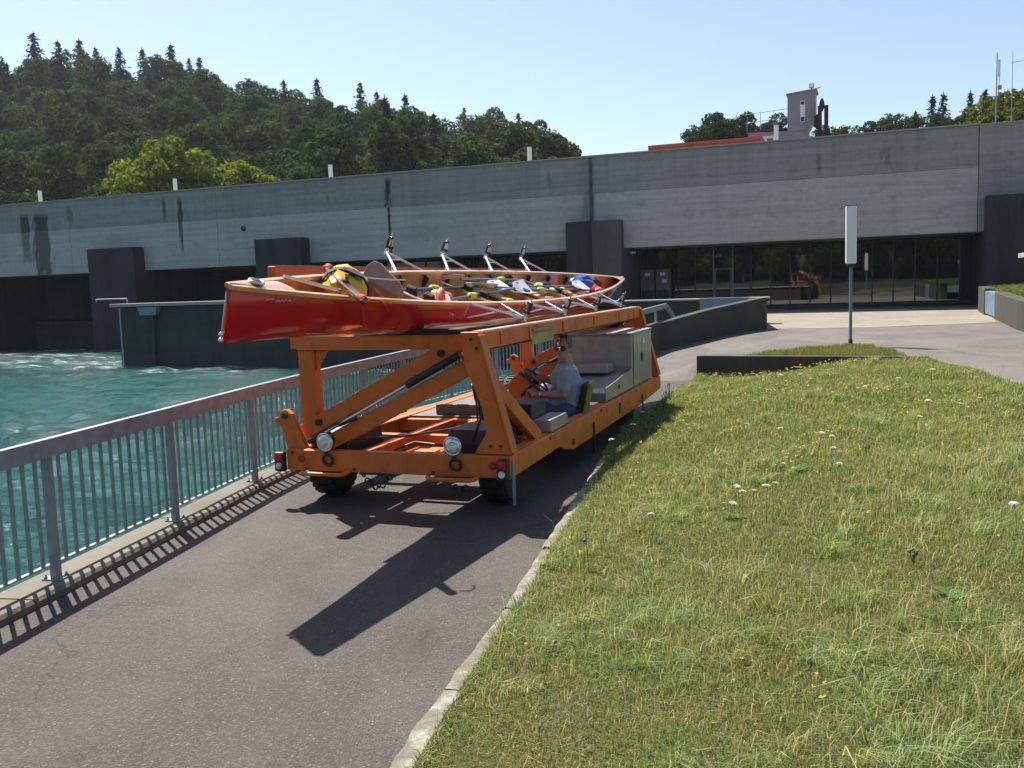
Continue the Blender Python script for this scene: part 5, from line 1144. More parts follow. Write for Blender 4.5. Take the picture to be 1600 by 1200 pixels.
bag('orange_vest', (0.20, 3.15, 0.33), (0.10, 0.16, 0.10), (0.4, 0, R(40)), 'container', 'orange-red cloth bundle next to the upright wooden board', False, 0.6, 6)
# oars lying lengthwise in the hull
def oar(loc, rz, pitch_, spin, label, flip=False):
    o = in_boat('oar', loc, (pitch_, spin, rz + (math.pi if flip else 0)), label=label, cat='oar', group='oars lying in the boat')
    MB().tube([(0, 0, 0), (0, 1.0, 0), (0, 2.35, 0)], [0.019, 0.019, 0.014], 10).build('shaft', 'shaft', o, smooth=50)
    MB().lathe((0, 0.78, 0), (0, 1, 0), [(0, 0.024), (0.02, 0.042), (0.10, 0.042), (0.12, 0.036), (0.16, 0.036), (0.18, 0.024)], 14).build('collar', 'collar', o, smooth=35)
    MB().tube([(0, -0.17, 0), (0, 0.0, 0)], [0.018, 0.02], 10).build('grip', 'bare_wood', o, smooth=50)
    bl = [(-0.02, 2.33), (-0.085, 2.42), (-0.10, 2.55), (-0.10, 2.82), (0.115, 2.82), (0.115, 2.52), (0.06, 2.40), (0.02, 2.33)]
    b = MB().prism([(x, y, -0.004 + 0.02 * abs(x) / 0.1) for x, y in bl], (0, 0, 0.008)).build('blade', 'blade_white', o)
    for x0 in (-0.055, 0.045): MB().box(x0 - 0.022, x0 + 0.022, 2.5, 2.815, 0.017, 0.023).build('stripe', 'blade_purple', b)
for a in [((-0.20, 2.9, 0.31), R(-1.5), R(1), 0.2, 'oar with lime collar nearest to the wooden board, along the far side'), ((-0.27, 5.0, 0.33), R(-2), R(-1), 0.1, 'second oar along the far side of the boat'), ((0.10, 3.4, 0.30), R(3), R(2), 0.5, 'oar lying along the middle of the boat'), ((0.24, 4.4, 0.30), R(5), R(-2), -0.3, 'oar along the near side with striped blade'), ((-0.12, 6.1, 0.33), R(-3), R(1), 0.3, 'oar reaching towards the blue bag')]: oar(*a)
for a in [((-0.32, 6.9, 0.34), R(3), R(2), 0.6, 'far oar turned the other way, striped blade up', True), ((0.12, 7.6, 0.33), R(-4), R(1), 0.5, 'oar turned the other way in the middle, striped blade flat', True), ((0.02, 8.6, 0.33), R(2), R(0), 0.3, 'oar turned the other way next to the blue bag', True)]: oar(*a)

# ------------------------------------------------------------------ driver, seated sideways with both hands on the wheel
def capsule(mb, a, b, ra, rb, n=14):
    a = Vector(a); b = Vector(b); d = (b - a).normalized(); L = (b - a).length; pr = []
    for k in range(6): q = math.pi / 2 * (1 - k / 5); pr.append((-ra * math.sin(q), ra * math.cos(q)))
    for k in range(6): q = math.pi / 2 * k / 5; pr.append((L + rb * math.sin(q), rb * math.cos(q)))
    mb.lathe(a, d, pr, n); return mb
def remesh(o, vox, it=6):
    r = o.modifiers.new('remesh', 'REMESH'); r.mode = 'VOXEL'; r.voxel_size = vox; r.use_smooth_shade = True
    s_ = o.modifiers.new('smooth', 'SMOOTH'); s_.factor = 0.5; s_.iterations = it; return o
P = Vector((-0.335, 2.87, 0.0))     # seat point; he faces -x (towards the console), the head turned to the camera
def pp(x, y, z): return (P.x + x, P.y + y, z)
SH_N, SH_F = pp(0.06, -0.20, 1.03), pp(-0.08, 0.21, 1.04)
EL_N, WR_N, HA_N = pp(0.06, -0.27, 0.80), pp(-0.24, -0.20, 0.79), pp(-0.33, -0.17, 0.82)
EL_F, WR_F, HA_F = pp(-0.20, 0.20, 0.90), pp(-0.46, 0.16, 0.985), pp(-0.54, 0.14, 0.995)
KN_N, KN_F = pp(-0.42, -0.12, 0.63), pp(-0.42, 0.16, 0.64)
AN_N, AN_F = pp(-0.50, -0.12, 0.56), pp(-0.50, 0.16, 0.56)
HC = Vector(pp(0.01, -0.04, 1.285))
hd = Vector((-0.10, -0.99, -0.02)).normalized(); hs = Vector((0, 0, 1)).cross(hd).normalized()    # face direction, its left side
mb = MB()
mb.ball(HC + Vector((0, 0, 0.025)), 0.088, 0.108, 0.125, 18, 14)
capsule(mb, HC + hd * 0.035 - Vector((0, 0, 0.02)), HC + hd * 0.055 - Vector((0, 0, 0.092)), 0.072, 0.052)
capsule(mb, HC + hd * 0.105 + Vector((0, 0, 0.012)), HC + hd * 0.130 - Vector((0, 0, 0.025)), 0.010, 0.016, 10)
capsule(mb, HC + hd * 0.097 - hs * 0.02 - Vector((0, 0, 0.062)), HC + hd * 0.097 + hs * 0.02 - Vector((0, 0, 0.062)), 0.012, 0.012, 10)
for sg in (-1, 1): capsule(mb, HC + hs * 0.091 * sg + Vector((0, 0, 0.02)), HC + hs * 0.091 * sg - Vector((0, 0, 0.02)), 0.016, 0.012, 10)
capsule(mb, pp(0.03, -0.01, 1.05), HC - Vector((0, 0, 0.06)), 0.088, 0.076)
capsule(mb, pp(0.04, 0, 0.60), pp(0.02, 0, 1.0), 0.12, 0.13); capsule(mb, SH_N, SH_F, 0.055, 0.055)
for S, E_, W_, H_, sg in ((SH_N, EL_N, WR_N, HA_N, -1), (SH_F, EL_F, WR_F, HA_F, 1)):
    capsule(mb, S, E_, 0.058, 0.049); capsule(mb, E_, W_, 0.050, 0.032); capsule(mb, W_, H_, 0.032, 0.036)
    d_ = (Vector(H_) - Vector(W_)).normalized(); side = Vector((0, 1, 0.15)).normalized(); dn = d_.cross(side).normalized()
    if dn.z > 0: dn = -dn
    for k in range(4):
        b0 = Vector(H_) + d_ * 0.02 + side * (k - 1.5) * 0.020; L = (0.040, 0.046, 0.044, 0.034)[k]
        capsule(mb, b0, b0 + d_ * L, 0.0105, 0.010, 8); capsule(mb, b0 + d_ * L, b0 + d_ * (L + 0.012) + dn * 0.032, 0.010, 0.009, 8); capsule(mb, b0 + d_ * (L + 0.012) + dn * 0.032, b0 + d_ * (L - 0.012) + dn * 0.046, 0.009, 0.008, 8)
    t0 = Vector(W_) + d_ * 0.025 - side * 0.028 * (-sg); capsule(mb, t0, t0 + d_ * 0.035 - side * 0.02 * (-sg) + dn * 0.015, 0.013, 0.011, 8); capsule(mb, t0 + d_ * 0.035 - side * 0.02 * (-sg) + dn * 0.015, t0 + d_ * 0.065 + dn * 0.03, 0.011, 0.009, 8)
for K, A_ in ((KN_N, AN_N), (KN_F, AN_F)):
    capsule(mb, pp(0.0, (Vector(K).y - P.y) * 0.7, 0.61), K, 0.07, 0.05); capsule(mb, K, A_, 0.05, 0.04)
man = mb.build('person', 'skin', None, smooth=80, label='man in grey t-shirt, jeans and sunglasses sitting at the wheel of the transporter', cat='person')
man.matrix_world = veh.matrix_basis @ Matrix.Translation((P.x, P.y, 0.5)) @ Matrix.Scale(1.05, 4) @ Matrix.Translation((-P.x - 0.01, -P.y, -0.545)); remesh(man, 0.0065, 4)
sh = MB(); capsule(sh, pp(0.05, 0, 0.62), pp(0.05, 0, 0.82), 0.18, 0.18); capsule(sh, pp(0.05, 0, 0.80), pp(0.02, 0, 0.98), 0.18, 0.15); capsule(sh, SH_N, SH_F, 0.090, 0.090); sh.ball(pp(-0.05, 0, 0.72), 0.19, 0.18, 0.17); capsule(sh, pp(0.0, -0.08, 0.95), pp(-0.04, 0.08, 0.95), 0.14, 0.14)
capsule(sh, pp(0.03, -0.08, 1.045), pp(0.0, 0.08, 1.045), 0.105, 0.105)
for S, E_ in ((SH_N, EL_N), (SH_F, EL_F)): capsule(sh, S, lerp(Vector(S), Vector(E_), 0.72), 0.090, 0.078)
shirt = remesh(sh.build('shirt', 'shirt', man), 0.009, 5)
MB().ball(Vector(SH_N) + Vector((-0.045, -0.070, -0.07)), 0.016, 0.008, 0.020).build('sleeve_print', 'white_paint', shirt)
je = MB(); capsule(je, pp(0.05, -0.09, 0.60), pp(0.05, 0.09, 0.60), 0.135, 0.135)
for K, A_ in ((KN_N, AN_N), (KN_F, AN_F)): capsule(je, pp(0.0, (Vector(K).y - P.y) * 0.75, 0.61), K, 0.098, 0.072); capsule(je, K, A_, 0.072, 0.062)
remesh(je.build('jeans', 'jeans', man), 0.010, 5)
for A_ in (AN_N, AN_F): capsule(MB(), Vector(A_) + Vector((0.02, 0, -0.0)), Vector(A_) + Vector((-0.16, 0, -0.01)), 0.045, 0.038).build('shoe', 'black_cloth', man, smooth=60)
ha = MB(); c0 = HC + Vector((0, 0, 0.035)) - hd * 0.012
g = random.Random(3)
ha.ball(c0, 0.098, 0.112, 0.124, 20, 14, 0.035)
ha2 = MB()
for v in ha.v: pass
hv = [Vector(v) for v in ha.v]; keep = []
for f in ha.f:
    c = sum((hv[i] for i in f), Vector()) / len(f) - HC
    if c.dot(hd) < 0.055 + (0.06 if c.z > 0.09 else 0) and c.z > (-0.065 if c.dot(hd) < -0.01 else 0.03): keep.append(f)
ha.f = keep
for k in range(60):
    a = g.uniform(0, 6.28); e = g.uniform(0.5, 1.4); d_ = Vector((math.cos(a) * math.cos(e), math.sin(a) * math.cos(e), math.sin(e))); b0 = c0 + Vector((d_.x * 0.094, d_.y * 0.106, d_.z * 0.118))
    ha.beam(b0, b0 + (d_ * 0.3 + hd * g.uniform(0.2, 0.8) + Vector((g.uniform(-.4, .4), g.uniform(-.4, .4), 0.15))).normalized() * g.uniform(0.025, 0.045), 0.014, 0.008, w1=0.004, h1=0.003)
hh = ha.build('hair', 'hair', man, smooth=60); so = hh.modifiers.new('thick', 'SOLIDIFY'); so.thickness = 0.008
gs = MB()
for sg in (-1, 1):
    c = HC + hd * 0.116 + hs * 0.036 * sg + Vector((0, 0, 0.022)); gs.lathe(c - hd * 0.006, hd + hs * 0.25 * sg, [(0, 0.033), (0.006, 0.032), (0.009, 0.022)], 14)
    gs.tube([c + hs * 0.028 * sg, HC + hd * 0.03 + hs * 0.100 * sg + Vector((0, 0, 0.026)), HC - hd * 0.02 + hs * 0.098 * sg + Vector((0, 0, 0.022))], 0.004, 6)
gs.tube([HC + hd * 0.126 - hs * 0.014 + Vector((0, 0, 0.03)), HC + hd * 0.126 + hs * 0.014 + Vector((0, 0, 0.03))], 0.004, 6)
gs.build('sunglasses', 'black_plastic', man, smooth=40)
MB().torus(lerp(Vector(EL_F), Vector(WR_F), 0.86), Vector(WR_F) - Vector(EL_F), 0.034, 0.009, 16, 6).build('bracelet', 'steel', man, smooth=60)
MB().torus(lerp(Vector(EL_N), Vector(WR_N), 0.90), Vector(WR_N) - Vector(EL_N), 0.033, 0.009, 16, 6).build('watch', 'steel', man, smooth=60)
#PART5
HAZE = 0.00013
# ------------------------------------------------------------------ grass and wild flowers
g = np.random.default_rng(42)
kx = np.array([p[0] for p in KERB]); ky = np.array([p[1] for p in KERB])
def kerb_x(y): return np.interp(y, ky, kx)
ex_ = np.array([p[0] for p in EDGE]); ey_ = np.array([p[1] for p in EDGE])
def right_x(y):
    r = np.interp(y, ey_, ex_); w_ = WALL_B[0] + (y - WALL_B[1]) / (WALL_A[1] - WALL_B[1]) * (WALL_A[0] - WALL_B[0])
    return np.where(y > WALL_B[1], w_, r)
def ss(a, b, x): t = np.clip((np.asarray(x) - a) / (np.asarray(b) - a), 0, 1); return t * t * (3 - 2 * t)
def n2(x, y): return np.sin(x * 1.7 + y * 0.6) * 0.5 + np.sin(x * 0.7 - y * 1.9 + 1.3) * 0.3 + np.sin(x * 3.9 + y * 3.1) * 0.2
def lz(x, y):
    d = (x - kerb_x(y)) * 0.95
    return 0.045 + 0.42 * ss(-0.1, 2.5 + 1.0 * ss(12, 18, y), d) + 0.018 * n2(x * 1.6, y * 1.6) * ss(0.1, 0.8, d) - 0.13 * ss(1.6, 0.2, WALL_A[1] - (x - WALL_A[0]) * 0.51 - y) * ss(0.3, 1.6, d) * ss(7.6, 6.4, x)
def patch(x, y): return 0.5 + 0.25 * np.sin(x * 2.1 + 1.7 * np.sin(y * 1.3)) + 0.25 * np.sin(y * 2.7 + 1.3 * np.sin(x * 1.9 + 0.7))
def patch2(x, y): return 0.5 + 0.3 * np.sin(x * 5.1 + 2.2 * np.sin(y * 3.3 + x)) * np.sin(y * 4.7 + 1.1) + 0.2 * np.sin(x * 11 + y * 7)
def sample(y0, y1, density, xpad=1.2):
    ymid = np.linspace(y0, y1, 60); wmax = float(np.max(np.minimum(right_x(ymid), 0.60 * ymid + xpad) - kerb_x(ymid)))
    n = int((y1 - y0) * wmax * density); y = g.uniform(y0, y1, n); x = kerb_x(y) + 0.10 + g.random(n) * wmax
    ok = (x < right_x(y) - 0.02) & (x < 0.60 * y + xpad); return x[ok], y[ok]
XS = []; 
def blades(x, y, hmin, hmax, width, lean, tint_shift=0.0, base_dir=None, straw=0.12):
    n = len(x); z = lz(x, y); p = patch(x, y); p2 = patch2(x, y)
    h = g.uniform(hmin, hmax, n) * (0.65 + 0.7 * p); a = g.uniform(0, 2 * np.pi, n) if base_dir is None else base_dir + g.normal(0, 0.5, n)
    ln = np.abs(g.normal(lean, 0.22, n)); dx, dy = np.cos(a), np.sin(a); tw = a + np.pi / 2 + g.normal(0, 0.5, n)
    wx, wy = np.cos(tw) * width * g.uniform(0.6, 1.3, n), np.sin(tw) * width * g.uniform(0.6, 1.3, n)
    b = np.stack([x, y, z - 0.012], 1); m_ = b + np.stack([dx * h * ln * 0.35, dy * h * ln * 0.35, h * 0.60], 1); t = b + np.stack([dx * h * ln * 1.15, dy * h * ln * 1.15, h * (1.0 - 0.35 * np.clip(ln, 0, 1.3))], 1)
    W = np.stack([wx, wy, np.zeros(n)], 1)
    V = np.stack([b - W / 2, b + W / 2, m_ + W * 0.42, m_ - W * 0.42, t], 1)
    u = g.random(n)[:, None]; gr = np.array([[0.085, 0.125, 0.028]]) * (1 - u) + np.array([[0.195, 0.245, 0.072]]) * u
    bl = np.array([[0.20, 0.24, 0.13]]); k = (g.random(n) < 0.25 + 0.4 * p)[:, None]; c = np.where(k, gr * 0.4 + bl * 0.75, gr)
    ol = np.clip((p2 - 0.50) * 1.5, 0, 0.55)[:, None]; c = c * (1 - ol) + ol * np.array([[0.20, 0.17, 0.05]])
    st = (g.random(n) < straw * (0.5 + 1.2 * p2))[:, None]; c = np.where(st, np.array([[0.46, 0.40, 0.22]]) * (0.6 + 0.6 * g.random((n, 1))), c)
    XS.append((V, c * (1 + tint_shift)))
# fine low sward
for y0, y1, dn, w_, h0, h1 in ((2.0, 3.6, 11000, 0.0030, 0.03, 0.085), (3.6, 5.5, 9000, 0.0034, 0.03, 0.085), (5.5, 8.0, 6000, 0.0044, 0.03, 0.09), (8.0, 11.0, 4000, 0.006, 0.035, 0.09), (11.0, 15.0, 2600, 0.008, 0.04, 0.10), (15.0, 18.9, 2600, 0.010, 0.03, 0.075)):
    x, y = sample(y0, y1, dn); q_ = g.random(len(x)) > 0.75 * np.clip((patch2(x * 0.8 + 3, y * 0.8) - 0.55) * 2.6, 0, 1); x, y = x[q_], y[q_]; blades(x, y, h0, h1, w_, 0.55)
# tufts of longer leaning blades
for y0, y1, dn, nb_, w_ in ((2.0, 5.0, 17, 42, 0.0036), (5.0, 9.0, 12, 38, 0.005), (9.0, 18.8, 7, 30, 0.008)):
    cx, cy = sample(y0, y1, dn); keep = g.random(len(cx)) < patch(cx, cy) * 1.3; cx, cy = cx[keep], cy[keep]
    k = np.repeat(np.arange(len(cx)), nb_); r = np.abs(g.normal(0, 0.045, len(k))); a = g.uniform(0, 2 * np.pi, len(k)); main = g.uniform(0, 2 * np.pi, len(cx))
    x = cx[k] + np.cos(a) * r; y = cy[k] + np.sin(a) * r; ok = (x > kerb_x(y) + 0.06) & (x < right_x(y)); k = k[ok]
    big = g.uniform(0.7, 1.25, len(cx))[k]
    blades(x[ok], y[ok], 0.08, 0.165, w_, 0.85, 0.12, np.where(g.random(len(k)) < 0.55, main[k], a[ok]), 0.10)
# thin straw stalks
x, y = sample(2.0, 9.0, 130); blades(x, y, 0.10, 0.24, 0.0022, 0.6, 0.1, None, 0.9)
# grass creeping over the kerb, verge behind the low wall, grass on the bank
yk_ = g.uniform(1.5, 18.5, 9000); xk_ = kerb_x(yk_) + 0.11 + np.abs(g.normal(0, 0.05, 9000)) - 0.06 * ss(9, 13, yk_); blades(xk_, yk_, 0.03, 0.09, 0.005, 0.7)
yk_ = g.uniform(10.5, 18.8, 9000); xk_ = kerb_x(yk_) + 0.02 + np.abs(g.normal(0, 0.08, 9000)); blades(xk_, yk_, 0.05, 0.13, 0.008, 0.7)
V = np.concatenate([a for a, b in XS]).astype(np.float32); Cc = np.concatenate([b for a, b in XS]).astype(np.float32)
def verge_pts(n, poly, zf):
    px_ = [p[0] for p in poly]; py_ = [p[1] for p in poly]; x = g.uniform(min(px_), max(px_), n); y = g.uniform(min(py_), max(py_), n); ins = np.zeros(n, bool)
    j = len(poly) - 1
    for i in range(len(poly)):
        c = ((py_[i] > y) != (py_[j] > y)) & (x < (px_[j] - px_[i]) * (y - py_[i]) / (py_[j] - py_[i]) + px_[i]); ins ^= c; j = i
    return x[ins], y[ins], zf(x[ins], y[ins])
def plain_blades(x, y, z, h0, h1, w_):
    n = len(x); h = g.uniform(h0, h1, n); a = g.uniform(0, 2 * np.pi, n); b = np.stack([x, y, z - 0.01], 1); W = np.stack([np.cos(a + 1.57) * w_, np.sin(a + 1.57) * w_, np.zeros(n)], 1)
    m_ = b + np.stack([np.cos(a) * h * 0.2, np.sin(a) * h * 0.2, h * 0.6], 1); t = b + np.stack([np.cos(a) * h * 0.6, np.sin(a) * h * 0.6, h * 0.9], 1); u = g.random((n, 1))
    return np.stack([b - W / 2, b + W / 2, m_ + W * 0.4, m_ - W * 0.4, t], 1).astype(np.float32), (np.array([[0.06, 0.10, 0.02]]) * (1 - u) + np.array([[0.16, 0.18, 0.06]]) * u).astype(np.float32)
def blade_object(name, V, Cc, label, loc_kind='stuff'):
    n = len(V); me = bpy.data.meshes.new(name); me.vertices.add(n * 5); me.vertices.foreach_set('co', V.reshape(-1))
    idx = np.arange(n, dtype=np.int32)[:, None] * 5; loops = np.concatenate([idx + 0, idx + 1, idx + 2, idx + 3, idx + 3, idx + 2, idx + 4], 1).reshape(-1)
    me.loops.add(n * 7); me.loops.foreach_set('vertex_index', loops); me.polygons.add(n * 2); ls = np.stack([np.arange(n) * 7, np.arange(n) * 7 + 4], 1).reshape(-1).astype(np.int32); me.polygons.foreach_set('loop_start', ls)
    me.update(calc_edges=True); at = me.attributes.new('tint', 'FLOAT_COLOR', 'POINT'); col = np.ones((n, 5, 4), np.float32); col[:, :, :3] = Cc[:, None, :]; at.data.foreach_set('color', col.reshape(-1))
    return place(name, me, 'blade', None, label=label, cat='grass', kind='stuff')
blade_object('grass', V, Cc, 'sunlit meadow grass covering the bank beside the path')
x, y, z = verge_pts(16000, isl, lambda x, y: x * 0 + FZ + 0.025); Va, Ca = plain_blades(x, y, z, 0.02, 0.075, 0.010); Ca = Ca * 0.6 + np.float32([[0.075, 0.07, 0.025]])
blade_object('verge_grass', Va, Ca, 'strip of grass behind the low wall around the lamp post')
bank_poly = [(18.3, 35.8), (16.9, 32.7), (16.1, 30), (13.6, 24.1), (11.9, 18), (16, 18), (22, 34)]
x, y, z = verge_pts(26000, bank_poly, lambda x, y: 1.26 + (x - (11.7 + (y - 18) * 0.36)) * 0.04); Va, Ca = plain_blades(x, y, z, 0.08, 0.25, 0.016)
blade_object('bank_grass', Va, Ca, 'grass on top of the retaining wall at the right edge')

# yellow trefoil and purple self-heal: far too many to count
def blossoms(name, pts, mat, size, hh, label, petals=4):
    vs = []; fs = []
    for (x, y) in pts:
        z = float(lz(np.array([x]), np.array([y]))[0]) + hh * g.uniform(0.6, 1.2)
        size_ = size * min(1.25, 0.62 + 0.06 * max(0, y - 3))
        for p_ in range(petals):
            a = g.uniform(0, 6.28); e = g.uniform(-0.2, 0.9); s = size_ * g.uniform(0.6, 1.2); d = np.array([math.cos(a) * math.cos(e), math.sin(a) * math.cos(e), math.sin(e)]); q = np.array([-math.sin(a), math.cos(a), 0]) * s * 0.5; c = np.array([x, y, z]); up_ = np.array([0, 0, s * 0.35])
            b = len(vs); vs += [tuple(c), tuple(c + d * s * 0.6 + q), tuple(c + d * s), tuple(c + d * s * 0.6 - q), tuple(c + d * s * 0.5 + up_)]; fs += [(b, b + 1, b + 4), (b + 1, b + 2, b + 4), (b + 2, b + 3, b + 4), (b + 3, b, b + 4)]
    MB().add(vs, fs).build(name, mat, None, label=label, cat='flowers', kind='stuff')
M['yellow_petal'] = simple('yellow_petals', (0.75, 0.42, 0.02), 0.6, var=0.2, scale=30)
M['purple_petal'] = simple('purple_petals', (0.15, 0.075, 0.14), 0.7, var=0.3, scale=30)
M['white_petal'] = simple('white_petals', (0.72, 0.72, 0.64), 0.7, var=0.1, scale=30)
M['stalk'] = simple('flower_stalk', (0.09, 0.13, 0.04), 0.7, var=0.2, scale=30)
yp = []
for cx, cy, n, sp in ((3.9, 12.6, 46, 0.35), (4.6, 11.9, 26, 0.30), (5.3, 10.6, 34, 0.35), (3.0, 13.4, 20, 0.5), (4.3, 15.6, 30, 0.5), (2.35, 8.1, 26, 0.20), (2.7, 8.3, 14, 0.15), (3.1, 8.9, 18, 0.2), (4.2, 9.6, 20, 0.3), (1.5, 8.8, 16, 0.3), (1.6, 10.6, 18, 0.4), (4.7, 8.2, 16, 0.3), (3.9, 7.4, 12, 0.3), (1.05, 3.75, 8, 0.13), (1.12, 3.45, 5, 0.07), (0.15, 4.9, 7, 0.08), (2.6, 5.4, 8, 0.2), (3.3, 4.6, 8, 0.15), (1.9, 11.9, 22, 0.5), (5.6, 9.0, 20, 0.4)):
    for _ in range(int(n * 0.6)):
        x, y = cx + g.normal(0, sp * 1.1), cy + g.normal(0, sp * 1.1)
        if x > float(kerb_x(y)) + 0.1 and x < float(right_x(np.array([y]))[0]): yp.append((x, y))
for _ in range(110):      # the orange-yellow fringe along the foot of the low wall
    t = g.random() ** 0.8; x = lerp(3.95, 6.6, t); yp.append((x, lerp(WALL_A[1], WALL_B[1], (x - 3.84) / 3.86) - 0.12 - abs(g.normal(0, 0.55))))
blossoms('yellow_flowers', yp, 'yellow_petal', 0.016, 0.10, 'scattered small yellow flowers in the meadow grass', 5)
pp_ = []
for cx, cy, n, sp in ((1.0, 3.0, 40, 0.22), (1.55, 2.75, 40, 0.2), (0.2, 3.7, 24, 0.10), (2.0, 3.2, 16, 0.25), (0.75, 4.0, 10, 0.1), (1.4, 3.3, 18, 0.25)):
    for _ in range(n): pp_.append((cx + g.normal(0, sp), cy + g.normal(0, sp)))
blossoms('purple_flowers', pp_, 'purple_petal', 0.013, 0.05, 'small purple flowers near the lower edge of the meadow', 5)

# white umbels one can count: build one, copy it to every spot
um = empty('white_wildflower', (0, 0, 0)); st_h = 0.30
MB().tube([(0, 0, 0), (0.01, 0.0, st_h * 0.5), (0, 0.01, st_h)], 0.0028, 5).build('stem', 'stalk', um)
vs = MB()
for i in range(34):
    r = 0.040 * math.sqrt((i + 0.5) / 34); a = i * 2.4; z = st_h + 0.022 - 6.0 * r * r + rng.uniform(-0.003, 0.003); x, y = math.cos(a) * r, math.sin(a) * r
    for q in range(4):
        b = a + q * 1.57; s = 0.008; vs.add([(x, y, z), (x + math.cos(b) * s, y + math.sin(b) * s, z + 0.003), (x + math.cos(b + 0.9) * s, y + math.sin(b + 0.9) * s, z + 0.003)], [(0, 1, 2)])
vs.build('flower_head', 'white_petal', um)
ub = MB()
for i in range(12): a = i * 0.524; ub.tube([(0, 0.01, st_h), (math.cos(a) * 0.03, math.sin(a) * 0.03, st_h + 0.014)], 0.0012, 3)
ub.build('umbel_ribs', 'stalk', um)
#SPOTS px coordinates of the flower heads, turned into places on the bank
spots = [(1178, 628), (1166, 659), (1224, 665), (1355, 601), (1406, 592), (1456, 624), (1496, 638), (1528, 592), (1455, 577), (1300, 689), (1302, 708), (1217, 733), (1197, 760), (1206, 763), (1145, 765), (1157, 768), (1158, 773), (1173, 778), (1132, 788), (1018, 803), (1592, 780), (1597, 818), (1427, 656), (1250, 588), (1215, 588), (1113, 587), (962, 690), (1005, 641), (988, 661), (1276, 682), (1310, 720)]
def where(px, py, up_):
    d = fw * 1445 + Rv * (px - 800) - Uv * (py - 600); t = 2.0
    for _ in range(4000):
        p = Vector((0, 0, CAM_Z)) + d / 1445 * t
        if p.z < lawn_z(p.x, p.y) + up_: return p
        t += 0.01
    return p
zn = lambda x, y: 'on the upper slope near the low wall' if y > 13 else ('at the kerb behind the vehicle' if x < 3.0 and y > 10.5 else ('in the middle of the meadow' if y > 8 else 'in the nearer half of the meadow'))
cnt = {}
for i, (a, b) in enumerate(sorted(spots)):
    p = where(a, b, 0.26); o = um if i == 0 else copy_tree(um); z_ = zn(p.x, p.y); cnt[z_] = cnt.get(z_, -1) + 1
    s = rng.uniform(0.8, 1.15); f_ = 0.62 + 0.05 * max(0, p.y - 8); o.scale = (s * f_, s * f_, rng.uniform(0.75, 1.0)); o.location = (p.x, p.y, lawn_z(p.x, p.y) - 0.005); o.rotation_euler = (rng.uniform(-0.22, 0.22), rng.uniform(-0.22, 0.22), rng.uniform(0, 6.28))
    tag(o, '%s flat white flower umbel from the left %s' % (ORD[cnt[z_]], z_), 'flower', 'white wildflower umbels in the meadow')
# weeds along the kerb: leafy stalk plants
def weed(x, y, h, n, lab, head='purple_petal'):
    o = empty('weed', (x, y, lawn_z(x, y) - 0.01), (0, 0, rng.uniform(0, 6.28)), label=lab, cat='plant')
    st = MB(); lf = MB(); fl_ = MB()
    for i in range(n):
        a = rng.uniform(0, 6.28); q = rng.uniform(0.05, 0.25) * h; hh_ = h * rng.uniform(0.7, 1.0); st.tube([(0, 0, 0), (math.cos(a) * q * 0.4, math.sin(a) * q * 0.4, hh_ * 0.55), (math.cos(a) * q, math.sin(a) * q, hh_)], [0.003, 0.0025, 0.0018], 5)
        fl_.ball((math.cos(a) * q, math.sin(a) * q, hh_), 0.009, 0.009, 0.011, 6, 4)
        for k in range(7):
            t = 0.05 + 0.8 * k / 7; b = a + k * 2.1; L = h * 0.17 * (1.1 - t); c = Vector((math.cos(a) * q * t, math.sin(a) * q * t, hh_ * t)); d = Vector((math.cos(b), math.sin(b), 0.35)); s_ = Vector((-math.sin(b), math.cos(b), 0)) * L * 0.22
            lf.add([c, c + d * L * 0.5 + s_, c + d * L, c + d * L * 0.5 - s_], [(0, 1, 2, 3)])
    st.build('stem', 'stalk', o); lf.build('leaves', 'leaf_lime', o); fl_.build('flower_buds', head, o, kind='stuff')
for x, y, h, n, lab in ((0.10, 4.35, 0.30, 1, 'single thin weed stalk with purple bud beside the kerb, nearest the camera'), (0.42, 5.75, 0.40, 1, 'tall thin weed stalk rising beside the kerb halfway up the path'), (0.48, 6.1, 0.3, 2, 'small purple-budded weed at the kerb edge'), (2.55, 14.9, 0.34, 9, 'bushy dark green weed growing at the kerb behind the vehicle'), (2.35, 14.3, 0.28, 6, 'smaller green weed at the kerb behind the vehicle'), (2.15, 4.9, 0.10, 7, 'broad-leaved green weed in the near meadow'), (3.05, 7.9, 0.13, 7, 'dark green leafy weed in the middle of the meadow')): weed(x, y, h, n, lab, 'purple_petal' if n < 3 else 'stalk')
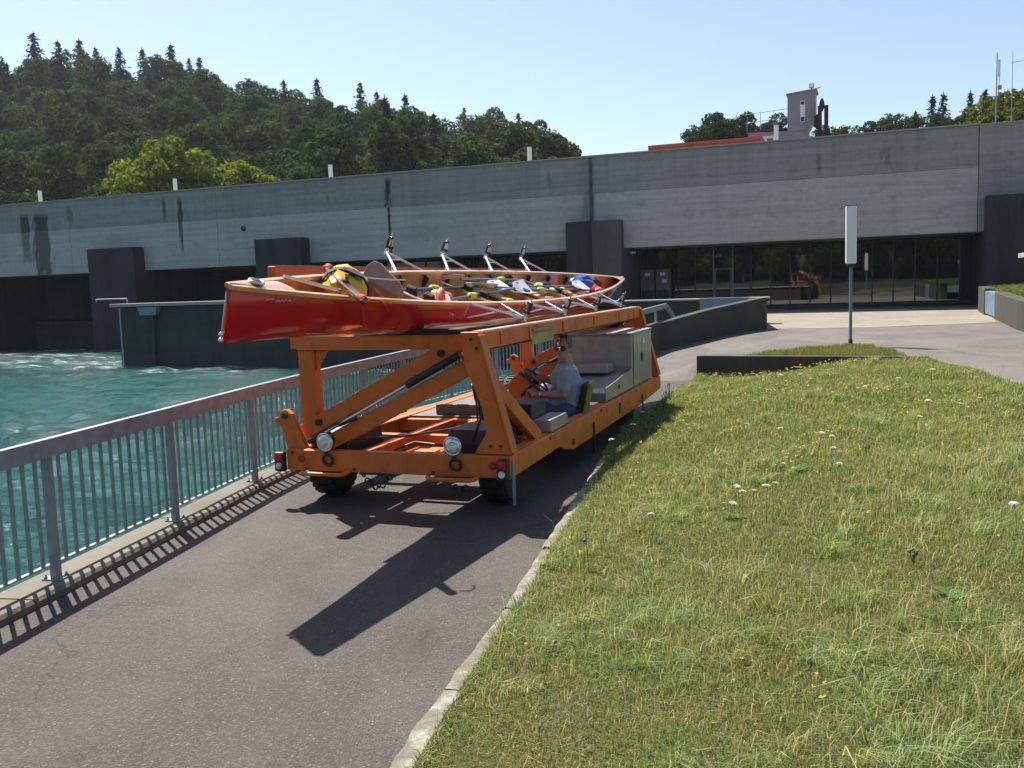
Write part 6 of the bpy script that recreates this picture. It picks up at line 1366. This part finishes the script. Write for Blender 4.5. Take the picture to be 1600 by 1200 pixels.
# flat leaf rosettes between the blades
def rosette(x, y, r, n, lab):
    o = empty('leaf_rosette', (x, y, lawn_z(x, y) + 0.012), (0, 0, rng.uniform(0, 6.28)), label=lab, cat='plant', group='leaf rosettes in the meadow')
    for i in range(n):
        a = i * 6.28 / n + rng.uniform(-0.2, 0.2); L = r * rng.uniform(0.75, 1.15); w_ = L * 0.26; d = Vector((math.cos(a), math.sin(a), 0)); q = Vector((-math.sin(a), math.cos(a), 0)); e = rng.uniform(0.25, 0.7)
        P_ = [(0, 0.08, 0), (0.35, 0.8, 0.25), (0.7, 1.0, 0.36), (1.0, 0.1, 0.30)]; vv = []
        for t, k, h in P_: c = d * L * t + Vector((0, 0, h * L * e)); vv += [c + q * w_ * k, c - Vector((0, 0, 0.006)), c - q * w_ * k]
        MB().add(vv, [f for j in range(3) for f in ((j * 3, j * 3 + 1, j * 3 + 4, j * 3 + 3), (j * 3 + 1, j * 3 + 2, j * 3 + 5, j * 3 + 4))]).build('leaf', 'leaf_weed', o, smooth=80)
M['leaf_weed'] = leafy('weed_leaf', col=((0.05, 0.10, 0.02), (0.09, 0.16, 0.03)), transl=0.25, hue=0.3, spec=0.3)
ros = sorted([(0.75, 5.2), (1.25, 3.9), (2.1, 4.4), (0.55, 4.3), (2.9, 4.9), (1.6, 6.6), (3.6, 6.3), (2.4, 7.6), (4.4, 7.9), (0.95, 6.9), (1.9, 3.15), (0.45, 3.3)])
for i, (x, y) in enumerate(ros): rosette(x, y, rng.uniform(0.06, 0.10), rng.choice((7, 8, 9)), '%s low rosette of broad green leaves from the left in the near meadow' % ORD[i])
# loose grit swept to the edges of the path
vs = MB(); gg = random.Random(12)
for i in range(520):
    y = gg.uniform(2.2, 14); side = gg.random(); x0, x1 = polyx(FENCE, y) + 0.24, polyx(KERB, y) - 0.03
    x = x1 - abs(gg.gauss(0, 0.10)) if side < 0.55 else (x0 + abs(gg.gauss(0, 0.12)) if side < 0.8 else gg.uniform(x0, x1)); r = gg.uniform(0.002, 0.005)
    vs.ball((x, y, r * 0.4 - 0.006), r, r * gg.uniform(0.6, 1.1), r * 0.6, 5, 4, 0.2)
vs.build('grit', 'conc_cap', None, label='loose pale grit lying along the edges of the asphalt path', cat='grit', kind='stuff')
# summer haze over the valley
MB().box(-2600, 2600, -2600, 2600, -4.0, 92).build('haze', None, None, kind='stuff')
hz = bpy.data.materials.new('haze'); hz.use_nodes = True; ht_ = hz.node_tree
for n_ in list(ht_.nodes): ht_.nodes.remove(n_)
ho = ht_.nodes.new('ShaderNodeOutputMaterial'); hv_ = ht_.nodes.new('ShaderNodeVolumePrincipled')
hv_.inputs['Color'].default_value = (0.80, 0.90, 1.0, 1); hv_.inputs['Density'].default_value = HAZE; hv_.inputs['Anisotropy'].default_value = 0.3
ht_.links.new(hv_.outputs[0], ho.inputs['Volume']); bpy.data.objects['haze'].data.materials.append(hz)
print('OBJECTS', len(bpy.data.objects), 'TRIS', sum(len(m.polygons) * 2 for m in bpy.data.meshes))
